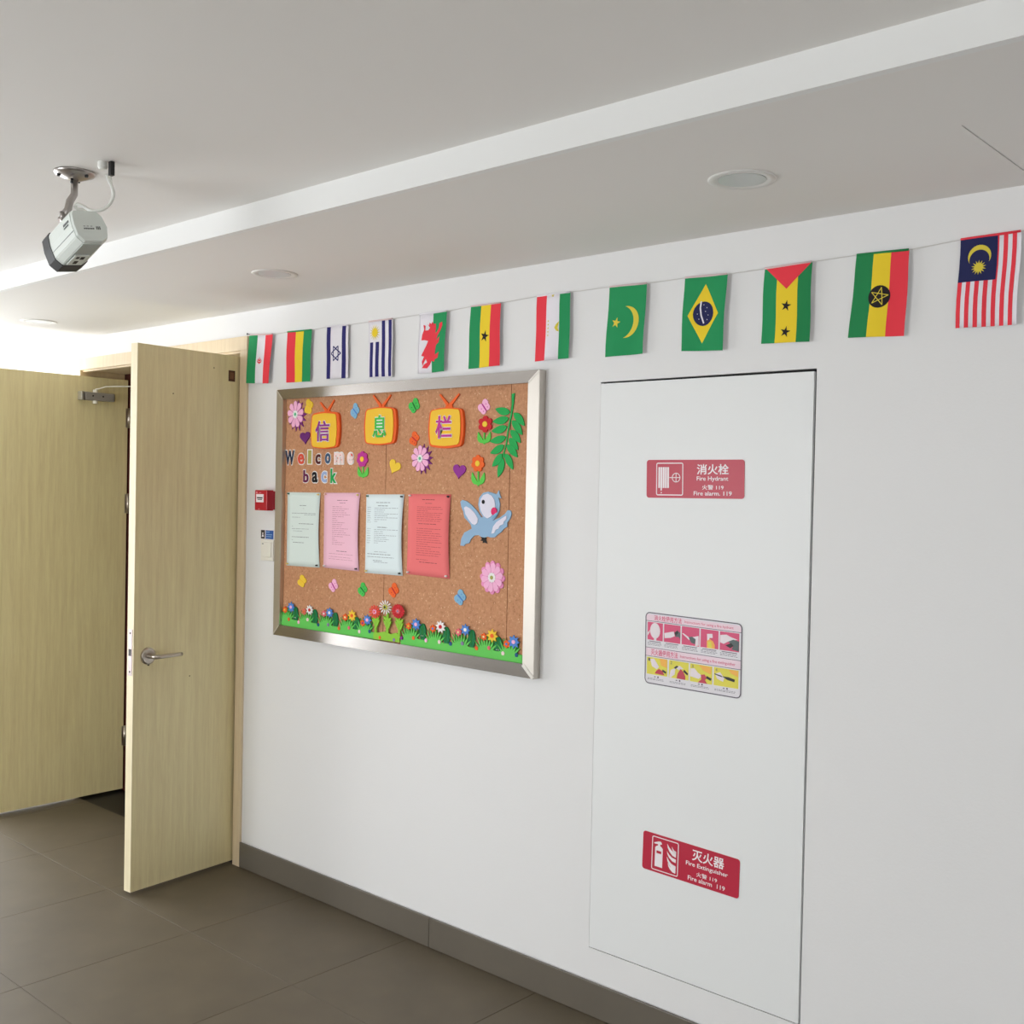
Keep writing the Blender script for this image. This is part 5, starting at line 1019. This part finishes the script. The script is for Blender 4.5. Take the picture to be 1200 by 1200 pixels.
# ------------------------------------------------------------------ flower border along the bottom
cm = dict(red='red', pink='pink', blue='blue', white='white', yellow='yellow', orange='orange', salmon='salmon', rose='rose', cream='cream', purple='purple', orangered='orangered', yellowgreen='yellowgreen')
def border_flower(t, f, y):
    x, z, r, c, cc, n = f
    if n < 12:
        P = lobes(x, z, r*1.12, r, n, 0.42) if n <= 6 else star(x, z, r, r*0.60, n, math.pi/2, 1.15)
        fo = P1('flower', P, y, y-0.0028, FO[cm[c]], t); P1('flower_centre', circ(x, z, r*0.34, 12, r*0.30), y-0.0028, y-0.0040, FO[cm[cc]], fo); return fo
    fo = P1('flower', circ(x, z, r*0.55, 16, r*0.45), y, y-0.0026, FO[cm[c] if c != 'white' else 'yellowgreen'], t)
    for k in range(n): P1('petal', petal(x, z, 2*math.pi*k/n+0.15, r*0.30, r, r*(0.115 if c == 'white' else 0.20), 6, 1.3), y-0.0026, y-0.0040-0.0003*(k % 2), FO[cm[c]], fo)
    ic = dict(orangered='pink', white='yellowgreen', red='rose')[c]
    P1('inner_petals', star(x, z, r*0.42, r*0.22, 9, 0, 1.3), y-0.0038, y-0.0052, FO[ic], fo)
    P1('eye', circ(x-0.001, z, r*0.17, 10, r*0.15), y-0.0052, y-0.0060, FO[dict(orangered='orangered', white='navy', red='grey')[c]], fo)
    return fo
def blades(bm, cx, z0, hs, w, spread, y0, y1):
    for k, h in enumerate(hs):
        t = (k-(len(hs)-1)/2)/max(1, (len(hs)-1)/2); bx = cx+t*spread*0.55; tx = cx+t*spread
        ext(bm, [(bx-w, z0), (bx+w, z0), (bx+(tx-bx)*0.6+w*0.6, z0+h*0.6), (tx, z0+h), (bx+(tx-bx)*0.45-w*0.6, z0+h*0.55)], y0, y1)
def border(name, label, base, flowers, leaves, dots, dcols, gcol, seed):
    t = thing(name, label, 'flower border', ((base[0][0]+base[2][0])/2, CY, base[1][1]), 'foam flower borders along the foot of the board')
    wd = {('x', 0)} if seed == 3 else {(name, 0), (name, 3)}; wd = {(name, 0)} if seed == 3 else wd
    rd = random.Random(seed); bx0, bx1 = base[1][0], base[2][0]; zb0, zb1 = base[1][1], base[2][1]; zt = lambda x: 1.041
    small = flowers[0::2]; big = flowers[1::2]
    # dark blades behind
    for i, s_ in enumerate(small):
        bm = NB(); c_ = s_[0]+0.012
        blades(bm, c_, 1.030, [0.052, 0.058, 0.064, 0.060, 0.052], 0.0055, 0.036, CY, CY-0.002); obj('grass_tuft', bm, FO['deep'], t)
    for i, (x, z) in enumerate(leaves):
        l = P1('broad_leaf', [(x+a*1.0, z+b) for a, b in circ(0, 0, 0.0165, 14, 0.030)], CY-0.002, CY-0.005, FO['darkleaf'], t)
        for dx in ((-0.006, 0.001) if (name, i) in wd else ()):
            bm = NB(); ext(bm, circ(x+dx, z-0.012, 0.0024, 8), CY-0.005, CY-0.0058); obj('white_dot', bm, FO['white'], l)
        for k in range(3):
            bm = NB(); ext(bm, leafshape((x-0.010+k*0.008, z-0.022), (x-0.008+k*0.009, z+0.030-0.006*abs(k-1)), 0.0042), CY-0.005, CY-0.0058); obj('blade', bm, FO['deep'] if k % 2 else FO['darkleaf'], l)
    bm = NB()
    P = [(bx0, zb0), (bx1, zb1)]; x = bx1; up_ = []
    n = int((bx1-bx0)/0.010)
    for k in range(n+1):
        xx = bx1+(bx0-bx1)*k/n; d = min([abs(xx-s_[0]-0.006) for s_ in small]+[9])
        up_.append((xx, 1.041+max(0, 0.016*(1-d/0.040))))
    ext(bm, P+up_, CY-0.003, CY-0.0065); obj('base_strip', bm, FO[gcol], t)
    for s_ in small:
        bm = NB(); blades(bm, s_[0]+0.006, 1.043, [0.022, 0.034, 0.042, 0.032, 0.042, 0.036, 0.030, 0.020], 0.0052, 0.050, CY-0.003, CY-0.0062); obj('grass_tuft', bm, FO[gcol], t)
    for f in small: border_flower(t, f, CY-0.0062)
    for f in big: border_flower(t, f, CY-0.0068)
    for (x, z), c in zip(dots, dcols): P1('dot', lobes(x, z, 0.0070, 0.0070, 5, 0.2), CY-0.0065, CY-0.0082, FO[c], t)
DC = ['grey', 'orange', 'pink', 'blush', 'darkblue', 'grey', 'orange', 'rose', 'blush', 'darkblue']
border('foam_flower_border', 'green foam grass strip with small flowers, left half of the board foot', B['gl_base'], B['gl_flowers'], B['gl_leaf'], B['gl_dots'], DC, 'grass', 3)
border('foam_flower_border', 'green foam grass strip with small flowers, right half of the board foot', B['gr_base'], B['gr_flowers'], B['gr_leaf'], B['gr_dots'], ['purple']+DC[1:], 'grass', 5)
t = thing('foam_flower_border', 'lime green foam bush with orange, white and red daisies between the two strips', 'flower border', (-2.872, CY, 1.017), 'foam flower borders along the foot of the board')
c0_, c1_, c2_, c3_ = B['gc_base']
bm = NB(); ext(bm, [c1_, c2_, c3_, (-2.82, 1.052), (-2.85, 1.044), (-2.88, 1.050), (-2.91, 1.044), c0_], CY-0.006, CY-0.010)
obj('base_strip', bm, FO['lime'], t)
for x, zt_, w in ((-2.929, 1.100, 0.006), (-2.868, 1.118, 0.0065), (-2.806, 1.112, 0.005)):
    bm = NB(); ext(bm, [(x-w, 1.035), (x+w, 1.035), (x+w*0.8, zt_), (x-w*0.8, zt_)], CY-0.006, CY-0.0098); obj('stalk', bm, FO['lime'], t)
    for sx_, za, h in ((-1, 1.062, 0.030), (1, 1.056, 0.034), (1, 1.076, 0.026), (-1, 1.082, 0.022)):
        P1('leaf', leafshape((x, za), (x+sx_*0.022, za+h), 0.0058, 0.003*sx_), CY-0.0065, CY-0.0102, FO['lime'], t)
for f in B['gc_flowers']: border_flower(t, f, CY-0.0105)
for (x, z), c in zip(B['gc_dots'], ('orange', 'grey', 'purple')): P1('dot', lobes(x, z, 0.0062, 0.0062, 5, 0.2), CY-0.010, CY-0.0115, FO[c], t)
